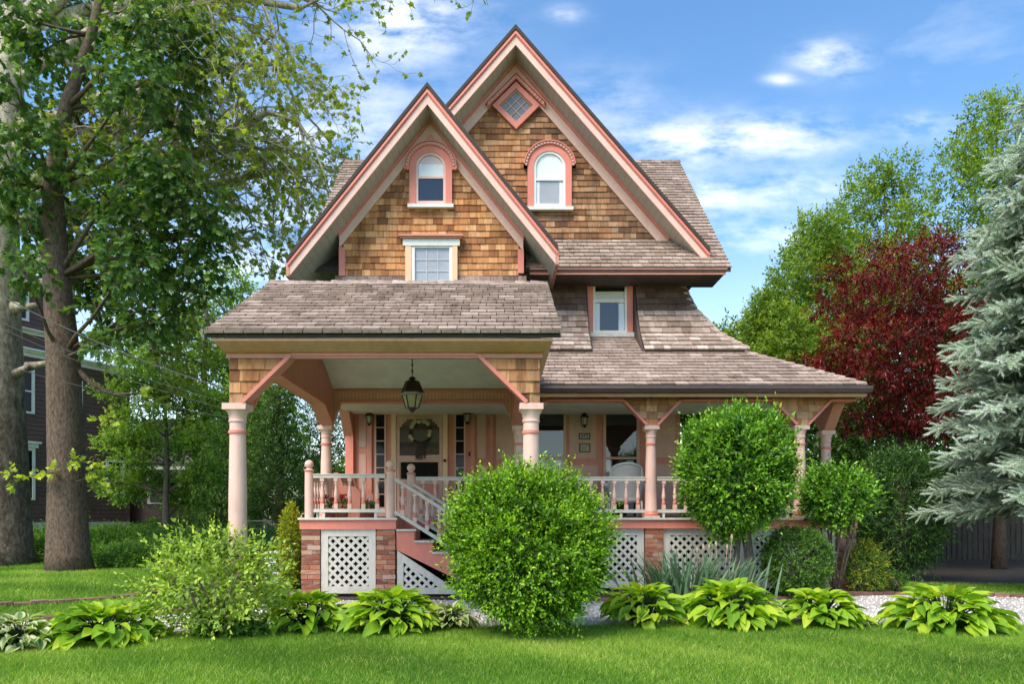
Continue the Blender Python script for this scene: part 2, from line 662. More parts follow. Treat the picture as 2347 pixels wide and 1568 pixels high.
def shingle_field(polys, org, U, V, expo, wmin, wmax, thick, kind, mat, parent, wx=0.0, gap=.005, bright=(0, 1), v0=0.0, wob=.004, pref=1.0):
    """courses of separate tapered pieces clipped to convex polygons in the (U, V) plane; N = U x V points outward"""
    org, U, V = Vector(org), Vector(U).normalized(), Vector(V).normalized()
    Nn = U.cross(V)
    for poly in polys:
        umin, umax = min(p[0] for p in poly), max(p[0] for p in poly)
        vmin, vmax = min(p[1] for p in poly), max(p[1] for p in poly)
        r = int((vmin - v0) // expo)
        while v0 + r * expo < vmax:
            vb = v0 + r * expo
            rs = random.Random(hash((round(org.x, 2), round(org.z, 2), r)) & 0xffffff)
            u = -20.0 + rs.random() * wmax
            if wmin == wmax:
                u = -20.0 + (r % 2) * wmin * .5 + rs.uniform(-.03, .03)
            while u < umax:
                w = rs.uniform(wmin, wmax)
                tone, wv = rs.random(), rs.uniform(-wob, wob)
                dt = rs.uniform(-.2, .35) * thick
                if u + w > umin:
                    q = clip_convex([(u + gap / 2, vb + wv), (u + w - gap / 2, vb + wv), (u + w - gap / 2, vb + expo + .004), (u + gap / 2, vb + expo + .004)], poly)
                    if len(q) > 2 and poly_area(q) > .0004:
                        n = len(q)
                        fr, bk = [], []
                        for a, b in q:
                            off = (thick + dt) * (1 - (b - vb) / expo) + .004
                            p = org + U * a + V * b
                            fr.append(p + Nn * off)
                            bk.append(p - Nn * .002)
                        faces = [list(range(n))] + [[(i + 1) % n, i, n + i, n + (i + 1) % n] for i in range(n)]
                        wxa = wx(u, vb) if callable(wx) else wx
                        wxa = min(1, max(0, wxa + rs.uniform(-.16, .16)))
                        tone2 = bright[0] + (bright[1] - bright[0]) * tone
                        PIECES[kind].append((fr + bk, faces, tone2, wxa, parent, mat, seen_size(fr) * pref))
                u += w
            r += 1


def flush_pieces(kind, root, limit=300):
    items = sorted(PIECES[kind], key=lambda t: -t[6])
    for v, f, rnd, wx, parent, mat, _ in items[:limit]:
        n = len(v)
        me = mesh_np(kind, v, f, M[mat], {'rnd': np.full(n, rnd), 'wx': np.full(n, wx)})
        add(kind, me, parent)
    rest = items[limit:]
    if rest:
        mats = sorted({t[5] for t in rest})
        V_, F_, A, B, MI = [], [], [], [], []
        for v, f, rnd, wx, parent, mat, _ in rest:
            b = len(V_)
            V_ += v
            F_ += [[b + i for i in q] for q in f]
            A += [rnd] * len(v)
            B += [wx] * len(v)
            MI += [mats.index(mat)] * len(f)
        me = mesh_np(kind + 's', V_, F_, [M[k] for k in mats], {'rnd': A, 'wx': B}, midx=MI)
        tag(add(kind + 's', me, root), kind='stuff')


def R(z):
    return EYE + z


def strip(mb, pts, wid, y0, y1, mi=0):
    """board in an XZ plane: pts = top edge polyline (x, z), wid = drop measured vertically"""
    for (xa, za), (xb, zb) in zip(pts[:-1], pts[1:]):
        mb.prism([(xa, y0, za), (xb, y0, zb), (xb, y0, zb - wid), (xa, y0, za - wid)], (0, y1 - y0, 0), mi)
    return mb


HOUSE = thing('victorian_house', (0.3, 15.0, 0), 'Victorian house with cedar shingle gables, salmon trim, porch and porte-cochere', 'house')

# ---- main body
YH = 15.05
mb = MB()
mb.box(-3.05, 3.70, YH, 22.0, .0, R(4.75))
mb.prism([(-3.05, YH, R(4.75)), (3.70, YH, R(4.75)), (3.6, YH, R(5.6)), (.357, YH, R(9.15)), (-2.95, YH, R(5.6))], (0, 3.0, 0))
BODY = mb.build('wall', M['umber'], HOUSE)


def gable_roof(name, apx, ztop, slope, xl, xr, yf, yb, mats):
    """two slabs with dark shingle edge, salmon moulding, pink bargeboard and grey soffit"""
    zt = lambda x: ztop - slope * abs(x - apx)
    ro = MB()
    strip(ro, [(xl, zt(xl)), (apx, ztop), (xr, zt(xr))], .085, yf - .03, yb)
    roof = ro.build(name, M['roof_edge'], HOUSE)
    b = MB()
    strip(b, [(xl, zt(xl) - .087), (apx, ztop - .087), (xr, zt(xr) - .087)], .125, yf, yf + .06)
    strip(b, [(xl + .02, zt(xl + .02) - .13), (apx, ztop - .13), (xr - .02, zt(xr - .02) - .13)], .05, yf - .022, yf - .001)
    b.build('bargeboard_moulding', M['salmon'], roof)
    b = MB()
    strip(b, [(xl + .03, zt(xl + .03) - .214), (apx, ztop - .214), (xr - .03, zt(xr - .03) - .214)], .165, yf + .012, yf + .06)
    b.build('bargeboard', M['pink'], roof)
    s = MB()
    strip(s, [(xl + .04, zt(xl + .04) - .35), (apx, ztop - .35), (xr - .04, zt(xr - .04) - .35)], .02, yf + .062, yb)
    s.build('soffit', M['soffit_board'], roof)
    # eave fascia running back from the foot of each slope
    for x, sgn in ((xl, 1), (xr, -1)):
        e = MB()
        e.prism([(x - .006 * sgn, yf + .0005, zt(x) - .088), (x + .05 * sgn, yf + .0005, zt(x) - .088 + .05 * slope),
                 (x + .05 * sgn, yf + .0005, zt(x) - .36 + .05 * slope), (x - .006 * sgn, yf + .0005, zt(x) - .345)], (0, yb - yf - .3, 0))
        e.build('eave_fascia', M['salmon_dull'], roof)
    return roof, zt


def soffit_boards():
    m, nt, b = new_mat('soffit_boards')
    w = nt.nodes.new('ShaderNodeTexWave')
    w.bands_direction = 'X'
    w.inputs['Scale'].default_value = 3.1
    w.inputs['Distortion'].default_value = .15
    nt.links.new(geo_pos(nt), w.inputs['Vector'])
    n = noise(nt, 3, 5, .6, geo_pos(nt))
    c = mixc(nt, 1.0, ramp(nt, n.outputs['Fac'], [(.3, (.42, .38, .325)), (.7, (.50, .455, .39))]).outputs[0],
             ramp(nt, w.outputs['Fac'], [(.02, (.84, .83, .81)), (.08, (1, 1, 1))]).outputs[0], 'MULTIPLY')
    nt.links.new(c, b.inputs['Base Color'])
    b.inputs['Roughness'].default_value = .7
    return m


M['soffit_board'] = soffit_boards()
M['roof_edge'] = plain('dark_roof_edge', (.055, .045, .040), .9)

# ---- main (rear, taller) gable
roofM, ztM = gable_roof('main_gable_roof', .357, R(9.605), 1.15, -2.95, 4.14, 14.45, 18.6, None)
# ---- front (smaller) gable
roofS, ztS = gable_roof('front_gable_roof', -1.267, R(7.86), 1.247, -3.81, 1.10, 13.40, 17.2, None)

# front gable wall body
YS = 14.0
zsof = lambda x: ztS(x) - .36
mb = MB()
mb.prism([(-2.96, YS, R(2.9)), (.47, YS, R(2.9)), (.47, YS, zsof(.47)), (-1.267, YS, zsof(-1.267)), (-2.96, YS, zsof(-2.96))], (0, 1.10, 0))
GWALL = mb.build('front_gable_wall', M['umber'], HOUSE)
frS = MB()
strip(frS, [(-2.985, zsof(-2.985) - .005), (-1.267, zsof(-1.267) - .005), (.495, zsof(.495) - .005)], .080, YS - .075, YS - .002)
frS.build('frieze_moulding', M['salmon'], GWALL)
frS = MB()
strip(frS, [(-2.975, zsof(-2.975) - .087), (-1.267, zsof(-1.267) - .087), (.485, zsof(.485) - .087)], .21, YS - .050, YS - .002)
frS.prism([(-1.72, YS - .046, zsof(-1.72) - .28), (-1.267, YS - .046, zsof(-1.267) - .28), (-.815, YS - .046, zsof(-.815) - .28)], (0, .044, 0))
frS.build('frieze_board', M['pink'], GWALL)
zc = zsof(-2.96) - .30
cb = MB()
cb.box(-2.985, -2.87, YS - .042, YS - .002, R(4.55), zc)
cb.build('corner_board', M['salmon'], GWALL)
cb = MB()
cb.box(.385, .497, YS - .042, YS - .002, R(4.60), zsof(.47) - .28)
cb.build('corner_board', M['salmon'], GWALL)
wxS = lambda u, v: .10 + .30 * max(0, (u + .8)) * .5 + (.25 if v > 6.0 + EYE else 0)
shingle_field([[(-2.9, R(4.56)), (.40, R(4.56)), (.40, zsof(.40) - .12), (-1.267, zsof(-1.267) - .12), (-2.9, zsof(-2.9) - .12)]],
              (0, YS, 0), (1, 0, 0), (0, 0, 1), .122, .09, .24, .017, 'wall_shingle', 'cedar', GWALL, wxS, pref=1.6)
# flared courses at its foot
for k, (z0, dz, out) in enumerate(((4.10, .15, .10), (4.25, .15, .075), (4.40, .16, .045))):
    for xa, xb in ((-3.06, PX(929, 13.95)), (PX(1049, 13.95), .545)):
        shingle_field([[(xa, 0), (xb, 0), (xb, dz), (xa, dz)]], (0, YS - out, R(z0)), (1, 0, 0), (0, .22, 1), dz, .12, .3, .02, 'wall_shingle', 'skirt', GWALL, .75)

# main gable wall shingles and frieze
zsM = lambda x: ztM(x) - .36
frM = MB()
strip(frM, [(-1.3, zsM(-1.3) - .005), (.357, zsM(.357) - .005), (3.47, zsM(3.47) - .005)], .085, YH - .08, YH - .002)
frM.build('frieze_moulding', M['salmon'], BODY)
frM = MB()
strip(frM, [(-1.3, zsM(-1.3) - .092), (.357, zsM(.357) - .092), (3.45, zsM(3.45) - .092)], .26, YH - .052, YH - .002)
frM.build('frieze_board', M['pink'], BODY)
wxM = lambda u, v: .22 + .22 * max(0, u) + (.25 if .5 < u < 1.3 else 0)
shingle_field([[(-1.5, R(5.55)), (3.46, R(5.55)), (.357, zsM(.357) - .12), (-1.5, zsM(-1.5) - .12)]],
              (0, YH, 0), (1, 0, 0), (0, 0, 1), .118, .10, .26, .017, 'wall_shingle', 'cedar', BODY, wxM)


# ---- windows
def arch_pts(cx, zs, r, zb, seg=18):
    """outline of a round-headed opening, counter-clockwise from the lower right"""
    p = [(cx + r, zb)]
    for i in range(seg + 1):
        t = math.pi * i / seg
        p.append((cx + r * math.cos(t), zs + r * math.sin(t)))
    p.append((cx - r, zb))
    return p


def arch_band(mb, cx, zs, r0, r1, zb, y0, y1, mi=0, seg=18):
    a, b = arch_pts(cx, zs, r0, zb, seg), arch_pts(cx, zs, r1, zb, seg)
    for i in range(len(a) - 1):
        mb.prism([(a[i][0], y0, a[i][1]), (b[i][0], y0, b[i][1]), (b[i + 1][0], y0, b[i + 1][1]), (a[i + 1][0], y0, a[i + 1][1])], (0, y1 - y0, 0), mi)
    return mb


def arch_window(cx, zs, rg, ro, rh, zb, zmid, zhood, y, parent, lower, sash):
    w = MB()
    arch_band(w, cx, zs, rg + .045, ro, zb, y - .062, y - .002)
    win = w.build('window', M['salmon'], parent)
    s = MB()
    arch_band(s, cx, zs, rg, rg + .046, zb + .02, y - .045, y - .002)
    s.box(cx - rg, cx + rg, y - .043, y - .003, zb + .02, zb + .075)
    s.box(cx - rg, cx + rg, y - .043, y - .003, zmid - .02, zmid + .022)
    s.build('sash', M[sash], win)
    up = arch_pts(cx, zs, rg, zmid + .02)
    g = MB()
    g.prism([(a, y - .012, b) for a, b in up], (0, .010, 0))
    g.build('blind', M['blind'], win)
    g = MB()
    g.box(cx - rg, cx + rg, y - .0115, y - .003, zb + .06, zmid - .019)
    g.build('shade', M[lower], win)
    g = MB()
    g.prism([(a, y - .026, b) for a, b in arch_pts(cx, zs, rg + .004, zb + .06)], (0, .004, 0))
    g.build('pane', M['glass'], win)
    h = MB()
    a = arch_pts(cx, zs, ro + .003, zhood)
    b = arch_pts(cx, zs, rh, zhood)
    for i in range(len(a) - 1):
        h.prism([(a[i][0], y - .085, a[i][1]), (b[i][0], y - .085, b[i][1]), (b[i + 1][0], y - .085, b[i + 1][1]), (a[i + 1][0], y - .085, a[i + 1][1])], (0, .083, 0))
    arch_band(h, cx, zs, rh + .001, rh + .022, zhood - .01, y - .115, y - .003)
    n = 22
    for i in range(n):
        t = math.pi * (i + .5) / n
        r = (ro + rh) / 2
        c, s_ = math.cos(t), math.sin(t)
        dx, dz = .5 * (rh - ro) * .62, .022
        q = []
        for e, f in ((-1, -1), (1, -1), (1, 1), (-1, 1)):
            q.append((cx + (r + e * dx) * c - f * dz * s_, y - .102, zs + (r + e * dx) * s_ + f * dz * c))
        h.prism(q, (0, .015, 0), 1)
    h.build('hood_mould', [M['salmon'], M['panel']], win)
    l = MB()
    l.box(cx - ro - .03, cx + ro + .03, y - .10, y - .003, zb - .065, zb - .001)
    l.build('sill', M['white'], win)
    return win


AW = arch_window(PX(988, 14), R(6.576), .235, .400, .468, R(5.875), R(6.39), R(6.52), YS - .03, GWALL, 'dark', 'pink')
AW2 = arch_window(PX(1259, 15.05), R(7.08), .275, .445, .505, R(6.265), R(6.83), R(7.13), YH - .03, BODY, 'curtain_grey', 'white')

YD, YL = YH - .03, YS - .03
for s_ in (-1, 1):
    xa_ = PX(1259, 15.05) + s_ * .235
    MB().box(xa_ - .035, xa_ + .035, YH - .0465, YH - .0425, R(6.33), R(6.80)).build('curtain', M['curtain'], AW2)
hx_ = PX(988, 14)
MB().prism([(hx_ - .10, YS - .10, R(7.075)), (hx_ + .10, YS - .10, R(7.075)), (hx_, YS - .10, R(7.20))], (0, .05, 0)).build('finial', M['salmon_dull'], AW)

# diamond window
cx, cz, hd = PX(1182.5, 15.05), PZ(248, 15.05), .475
w = MB()


def dia(r, y):
    return [(cx + r, y, cz), (cx, y, cz + r), (cx - r, y, cz), (cx, y, cz - r)]


for i in range(4):
    a, b = dia(hd, YD - .08), dia(hd - .135, YD - .08)
    j = (i + 1) % 4
    w.prism([a[i], a[j], b[j], b[i]], (0, .078, 0))
DW = w.build('diamond_window', M['salmon'], BODY)
w = MB()
for i in range(4):
    a, b = dia(hd - .135, YD - .05), dia(hd - .165, YD - .05)
    j = (i + 1) % 4
    w.prism([a[i], a[j], b[j], b[i]], (0, .047, 0))
w.build('sash', M['peach'], DW)
rg = hd - .165
for i in range(3):
    for j in range(3):
        q = []
        for a, b in ((i, j), (i + 1, j), (i + 1, j + 1), (i, j + 1)):
            u, v = -rg + 2 * rg * a / 3, -rg + 2 * rg * b / 3
            q.append((cx + (u - v) / 2, YD - .022, cz + (u + v) / 2))
        c = Vector((sum(p[0] for p in q) / 4, 0, sum(p[2] for p in q) / 4))
        q = [(c.x + (p[0] - c.x) * .97, p[1], c.z + (p[2] - c.z) * .97) for p in q]
        MB().prism(q, (0, .006, 0)).build('pane', M['leaded'] if 'leaded' in M else M['glass'], DW)
w = MB()
for i in range(4):
    o = -rg + 2 * rg * i / 3
    for sw in (0, 1):
        pa, pb = ((o, -rg), (o, rg)) if sw == 0 else ((-rg, o), (rg, o))
        A = (cx + (pa[0] - pa[1]) / 2, YD - .028 - .003 * sw, cz + (pa[0] + pa[1]) / 2)
        B = (cx + (pb[0] - pb[1]) / 2, YD - .028 - .003 * sw, cz + (pb[0] + pb[1]) / 2)
        w.beam(A, B, .012, .016, up=(0, 1, 0))
w.build('glazing_bar', M['panel'], DW)
MB().prism([(p[0], p[1], p[2]) for p in dia(hd - .15, YD - .012)], (0, .008, 0)).build('backing', M['curtain_grey'], DW)
h = MB()
for s in (-1, 1):
    A = Vector((cx + s * (hd + .10), YD - .10, cz - .045)); B = Vector((cx, YD - .10, cz + hd + .055))
    h.prism([A, B, B + Vector((0, 0, .085)), A + Vector((0, 0, .085))], (0, .098, 0))
    h.prism([A + Vector((s * .03, -.03, .065)), B + Vector((0, -.03, .095)), B + Vector((0, -.03, .125)), A + Vector((s * .03, -.03, .095))], (0, .12, 0))
    for i in range(10):
        P = A.lerp(B, (i + .6) / 10.6) + Vector((0, -.014, .045))
        h.box(P.x - .016, P.x + .016, P.y, P.y + .012, P.z - .026, P.z + .026, 1)
h.build('hood_mould', [M['salmon'], M['panel']], DW)

# lower window of the front gable
yW = YL - .02
w = MB()
x0, x1 = PX(929.5, 13.95), PX(1048.6, 13.95)
zb, zt_ = R(4.02), PZ(566, 13.95)
g0, g1 = PX(943, 13.95), PX(1037, 13.95)
w.box(x0, g0, YL - .07, YL - .002, zb, zt_)
LW = w.build('window', M['apricot'], GWALL)
MB().box(g1, x1, YL - .07, YL - .002, zb, zt_).build('casing', M['apricot'], LW)
w = MB()
w.box(x0 - .045, x1 + .045, YL - .078, YL - .002, zt_ + .001, PZ(551, 13.95))
w.build('header', M['white'], LW)
w = MB()
w.box(x0 - .09, x1 + .09, YL - .12, YL - .002, PZ(550.5, 13.95), PZ(547, 13.95))
w.box(x0 - .115, x1 + .115, YL - .15, YL - .002, PZ(546.8, 13.95), PZ(543, 13.95))
w.build('crown_moulding', M['salmon_dull'], LW)
w = MB()
zg0, zg1 = PZ(648, 13.95), PZ(570, 13.95)
p0, p1 = PX(951, 13.95), PX(1030, 13.95)
for a in ((g0 + .001, p0, zg0 - .05, zt_ - .001), (p1, g1 - .001, zg0 - .05, zt_ - .001)):
    w.box(a[0], a[1], YL - .055, YL - .003, a[2], a[3])
w.box(p0, p1, YL - .054, YL - .003, zg1, zt_ - .001)
w.box(p0, p1, YL - .054, YL - .003, zg0 - .05, zg0)
w.build('sash', M['white'], LW)
for i in range(3):
    for j in range(3):
        xa = p0 + (p1 - p0) * i / 3; za = zg0 + (zg1 - zg0) * j / 3
        MB().box(xa + .008, xa + (p1 - p0) / 3 - .008, YL - .030, YL - .027, za + .008, za + (zg1 - zg0) / 3 - .008).build('pane', M['glass'], LW)
w = MB()
for i in (1, 2):
    xa = p0 + (p1 - p0) * i / 3
    w.box(xa - .009, xa + .009, YL - .026, YL - .021, zg0, zg1)
    za = zg0 + (zg1 - zg0) * i / 3
    w.box(p0, p1, YL - .0265, YL - .0215, za - .009, za + .009)
w.build('glazing_bar', M['bar_grey'], LW)
MB().box(p0, p1, YL - .014, YL - .003, zg0, zg1).build('shade', M['curtain_grey'], LW)

# window on the wall beside the front gable
w = MB()
xa, xb = PX(1345, 15.0), PX(1450, 15.0)
ga, gb = PX(1359, 15.0), PX(1437, 15.0)
zsill, ztop = PZ(766, 15.0), R(4.74)
w.box(xa, ga, YH - .09, YH - .002, zsill, ztop)
UW = w.build('window', M['salmon'], BODY)
MB().box(gb, xb, YH - .09, YH - .002, zsill, ztop).build('casing', M['salmon'], UW)
w = MB()
w.box(xa - .03, xb + .04, YH - .17, YH - .003, zsill - .085, zsill - .001)
w.build('sill', M['offwhite'], UW)
w = MB()
pa, pb = PX(1364, 15), PX(1432, 15)
zm = PZ(692, 15)
w.box(ga + .001, pa, YH - .07, YH - .003, zsill, ztop)
w.box(pb, gb - .001, YH - .07, YH - .003, zsill, ztop)
w.box(pa, pb, YH - .068, YH - .003, zsill, zsill + .06)
w.box(pa, pb, YH - .068, YH - .003, zm - .022, zm + .022)
w.build('sash', M['white'], UW)
MB().box(pa, pb, YH - .030, YH - .026, zsill + .06, ztop).build('pane', M['glass'], UW)
MB().box(pa, pb, YH - .02, YH - .003, PZ(653, 15), ztop).build('roller_shade', M['soffit'], UW)
MB().box(pa, pb, YH - .015, YH - .003, PZ(668, 15), PZ(653, 15) - .001).build('opening', M['dark'], UW)
w = MB()
w.box(pa, pb, YH - .016, YH - .003, zm + .02, PZ(668, 15) - .001)
for i in range(7):
    xx = pa + (.16 if i < 4 else 0) * i / 4
cw = (pb - pa)
for (a0, a1) in ((0, .17), (.80, 1.0)):
    n = 5
    for i in range(n):
        u0, u1 = pa + cw * (a0 + (a1 - a0) * i / n), pa + cw * (a0 + (a1 - a0) * (i + 1) / n)
        um = (u0 + u1) / 2
        w.prism([(u0, YH - .006, zsill + .06), (um, YH - .022, zsill + .06), (u1, YH - .006, zsill + .06)], (0, 0, zm - zsill - .085))
w.build('curtain', M['curtain'], UW)
MB().box(pa + cw * .17, pb - cw * .20, YH - .005, YH - .0025, zsill + .06, zm - .022).build('opening', M['dark'], UW)

# corner board at the right of the second floor
MB().box(3.60, 3.72, YH - .05, YH + .1, R(4.2), R(4.72)).build('corner_board', M['salmon'], BODY)

# ---- main side-gabled roof with its front slope, eave and pent across the gable
zmr = lambda y: R(4.80) + (y - 14.2) * .976
mb = MB()
mb.prism([(-3.77, 14.2, zmr(14.2) - .10), (-3.77, 18.3, zmr(18.3) - .10), (-3.77, 22.6, zmr(14.0) - .1), (-3.77, 22.6, zmr(14.0)), (-3.77, 18.3, zmr(18.3) - .012), (-3.77, 14.2, zmr(14.2) - .012)], (8.24, 0, 0))
MROOF = mb.build('main_roof', M['roof_edge'], HOUSE)
mb = MB()
mb.box(.62, 4.38, 14.215, 14.25, R(4.66), R(4.785))
mb.box(.62, 4.40, 14.19, 14.216, R(4.745), R(4.79))
mb.build('eave_fascia', M['salmon_dull'], MROOF)
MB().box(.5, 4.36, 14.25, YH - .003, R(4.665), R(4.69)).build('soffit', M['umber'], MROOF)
L45 = math.hypot(1, .976)
vv = lambda y: (y - 14.2) * L45
shingle_field([[(.55, vv(14.2) - .03), (4.48, vv(14.2) - .03), (4.48, vv(YH)), (.55, vv(YH))],
               [(3.62, vv(YH)), (4.48, vv(YH)), (4.48, vv(18.3)), (.95, vv(18.3))],
               [(-3.78, vv(16.0)), (-2.2, vv(16.0)), (-1.6, vv(18.3)), (-3.78, vv(18.3))]],
              (0, 14.2, R(4.80)), (1, 0, 0), (0, 1, .976), .155, .20, .20, .021, 'roof_shingle', 'roof', MROOF, .32, v0=-.03, gap=.010)
# ridge caps
for i in range(34):
    x = -3.75 + i * .243
    if -1.3 < x < .9: continue
    PIECES['roof_shingle'].append(([Vector(p) for p in ((x, 18.16, zmr(18.3) - .09), (x + .24, 18.16, zmr(18.3) - .105), (x + .24, 18.3, zmr(18.3) + .02), (x, 18.3, zmr(18.3) + .035), (x, 18.44, zmr(18.3) - .09), (x + .24, 18.44, zmr(18.3) - .105))],
                                   [[0, 1, 2, 3], [3, 2, 5, 4]], random.random(), .3, MROOF, 'roof', 1e-6))

# ---- flared skirt between the second floor and the porch roof
prof = [(13.99, R(3.165)), (14.42, R(3.58)), (14.76, R(4.12)), (15.0, R(4.78))]
mbL, mbR, mbS = MB(), MB(), MB()
hipx = lambda y: 4.74 - (y - 14.01) * 1.02
SK = MB()
for (ya, za), (yb, zb) in zip(prof[:-1], prof[1:]):
    for xl, xra, xrb in ((.50, 1.77, 1.77), (2.79, hipx(ya), hipx(yb))):
        q = [(xl, ya, za), (xra, ya, za), (xrb, yb, zb), (xl, yb, zb)]
        d = Vector((0, zb - za, -(yb - ya))).normalized() * .06
        SK.prism([Vector(p) + d * .05 for p in q], d)
    SK.prism([(hipx(ya), ya, za), (hipx(ya), 21, za), (hipx(yb), 21, zb), (hipx(yb), yb, zb)], (-.05, 0, 0))
SKIRT = SK.build('wall_skirt', M['umber'], HOUSE)
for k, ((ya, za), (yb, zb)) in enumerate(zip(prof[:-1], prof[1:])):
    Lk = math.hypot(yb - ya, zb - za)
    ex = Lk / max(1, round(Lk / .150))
    wx_shade = (.0, .42, .9)[k]  # top segment: deep shade under the eave painted in as darker shingles
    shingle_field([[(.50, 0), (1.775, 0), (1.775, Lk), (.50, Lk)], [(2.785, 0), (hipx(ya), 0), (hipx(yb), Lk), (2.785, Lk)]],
                  (0, ya, za), (1, 0, 0), (0, yb - ya, zb - za), ex, .11, .26, .024, 'wall_shingle', 'skirt', SKIRT, wx_shade, wob=.007, bright=(0, 1) if k < 2 else (0, .35))
# second-floor wall above the skirt and the cheeks beside the window
CH = MB()
for x in (1.775, 2.745):
    CH.prism([(x, 14.05, R(3.13)), (x, 14.43, R(3.54)), (x, 14.77, R(4.1)), (x, 15.0, R(4.75)), (x, YH - .01, R(4.75)), (x, YH - .01, R(3.4))], (.035, 0, 0))
CH.build('window_cheek', M['umber'], SKIRT)

# ---- porch roof
PE_Y, PE_Z, PSL = 12.55, R(2.25), .58
zp = lambda y: PE_Z + (y - PE_Y) * PSL
hx = lambda y: 6.22 - (y - PE_Y)
mb = MB()
q = [(.49, PE_Y, zp(PE_Y) - .012), (hx(PE_Y), PE_Y, zp(PE_Y) - .012), (hx(15.04), 15.04, zp(15.04) - .012), (.49, 15.04, zp(15.04) - .012)]
mb.prism(q, (0, 0, -.06))
mb.prism([(-3.25, 13.01, zp(13.01) - .012), (.489, 13.01, zp(13.01) - .012), (.489, 15.04, zp(15.04) - .012), (-3.25, 15.04, zp(15.04) - .012)], (0, 0, -.06))
mb.prism([(hx(PE_Y), PE_Y + .01, zp(PE_Y) - .012), (6.22, 21.5, zp(PE_Y) - .012), (3.73, 21.5, zp(15.04) - .012), (hx(15.03), 15.04, zp(15.04) - .012)], (0, 0, -.055))
PROOF = mb.build('porch_roof', M['roof_edge'], HOUSE)
LP = math.hypot(1, PSL)
shingle_field([[(.45, -.03), (6.25, -.03), (hx(15.04), 2.49 * LP), (.45, 2.49 * LP)]], (0, PE_Y, PE_Z), (1, 0, 0), (0, 1, PSL), .168, .235, .235, .023, 'roof_shingle', 'roof', PROOF, .15, v0=-.03, gap=.010)
# hip caps up the corner and on up the skirt
hp = [Vector((6.24, PE_Y - .02, PE_Z + .015)), Vector((hx(14.01), 14.01, zp(14.01) + .03))] + [Vector((hipx(y) + .005, y - .005, z + .03)) for y, z in prof]
for A, B in zip(hp[:-1], hp[1:]):
    L_ = (B - A).length
    n = max(1, round(L_ / .19))
    d = (B - A) / n
    for i in range(n):
        a, b = A + d * i, A + d * (i + 1) * 1.0
        up = Vector((0, 0, .02))
        l_, r_ = Vector((-.10, 0, -.035)), Vector((.02, .10, -.045))
        rv = [a + l_ + up, a + up * 1.4, a + r_ + up, b + l_, b + up * .2, b + r_, a + l_ - up * .3, a - up * .1, a + r_ - up * .3]
        PIECES['roof_shingle'].append((rv, [[0, 1, 4, 3], [1, 2, 5, 4], [6, 7, 1, 0], [7, 8, 2, 1]], random.random(), .15, PROOF, 'roof', seen_size([rv[0], rv[1], rv[4], rv[3]])))
# gutter and eave trim
g = MB()
sec = [(0, 0), (-.10, .0), (-.115, -.045), (-.085, -.105), (0, -.115)]
g.prism([(.72, PE_Y + .03 + a, PE_Z - .035 + b) for a, b in sec], (5.60, 0, 0))
g.prism([(6.32 - a - .12, PE_Y + .03, PE_Z - .037 + b) for a, b in [(-0.0 - s, t) for s, t in sec]], (0, 8, 0))
g.build('gutter', M['gutter'], PROOF)
g = MB()
g.box(.50, 6.27, PE_Y + .031, PE_Y + .10, R(2.045), R(2.098))
g.box(.50, 6.24, PE_Y + .10, 12.9, R(2.085), R(2.10))
g.box(6.18, 6.27, PE_Y + .101, 20, R(2.045), R(2.098))
g.build('eave_fascia', M['peach'], PROOF)
g = MB()
g.tube([(6.18, 14.6, R(2.1)), (6.12, 14.62, R(1.95)), (6.08, 14.65, R(1.8)), (6.08, 14.65, .3)], .04, 8)
g.build('downspout', M['gutter'], PROOF)

# ---- porch frame: beams with canted arches over the columns
CAP, FLAT, BT = R(1.60), R(2.02), R(2.10)


def arch_profile(cols, smin, smax, cap, flat, top, hb=.10, ht=.50):
    """outline (s, z) of a beam resting on columns at the s positions; canted haunches between"""
    low = []
    for c in cols:
        for s, z in ((c - ht, flat), (c - hb, cap), (c + hb, cap), (c + ht, flat)):
            if s < smin: s, z = (smin, cap) if z == cap else (None, None)
            if s is not None and s > smax: s, z = (smax, cap) if z == cap else (None, None)
            if s is not None: low.append((s, z))
    if low[0][0] > smin + 1e-6: low.insert(0, (smin, flat))
    if low[-1][0] < smax - 1e-6: low.append((smax, flat))
    return low, low + [(smax, top), (smin, top)]


def haunch_polys(low, top):
    """convex pieces between the beam's lower edge and its top"""
    return [[a, b, (b[0], top), (a[0], top)] for a, b in zip(low[:-1], low[1:]) if b[0] - a[0] > 1e-4]


def arch_trim(mb, low, fn, d):
    """moulding along the canted edge; fn maps (s, z) to a point, d is the outward vector"""
    for a, b in zip(low[:-1], low[1:]):
        if abs(a[1] - b[1]) < 1e-6 and abs(a[1] - low_cap[0]) < 1e-3: continue
        ln = math.hypot(b[0] - a[0], b[1] - a[1])
        nx, nz = -(b[1] - a[1]) / ln, (b[0] - a[0]) / ln
        q = [fn(a[0] - nx * .012, a[1] - nz * .012), fn(b[0] - nx * .012, b[1] - nz * .012), fn(b[0] + nx * .03, b[1] + nz * .03), fn(a[0] + nx * .03, a[1] + nz * .03)]
        mb.prism(q, d)


low_cap = [CAP]
PCOLS = [(-3.0, 13.0), (.38, 13.0), (2.69, 13.0), (5.30, 13.0), (6.10, 13.77)]
# front beam right of the porte-cochere
low, out = arch_profile([.38, 2.69, 5.30], .47, 6.22, CAP, FLAT, BT)
mb = MB()
mb.prism([(s, 12.9, z) for s, z in out], (0, .19, 0))
PBEAM = mb.build('porch_beam', M['salmon_dull'], HOUSE)
t = MB()
arch_trim(t, low, lambda s, z: Vector((s, 12.885, z)), (0, -.025, 0))
t.build('arch_trim', M['salmon'], PBEAM)
shingle_field(haunch_polys(low, BT), (0, 12.9, 0), (1, 0, 0), (0, 0, 1), .118, .16, .34, .014, 'wall_shingle', 'cedar', PBEAM, lambda u, v: .8 if v > R(1.98) else .45, v0=R(1.60), pref=1.5)
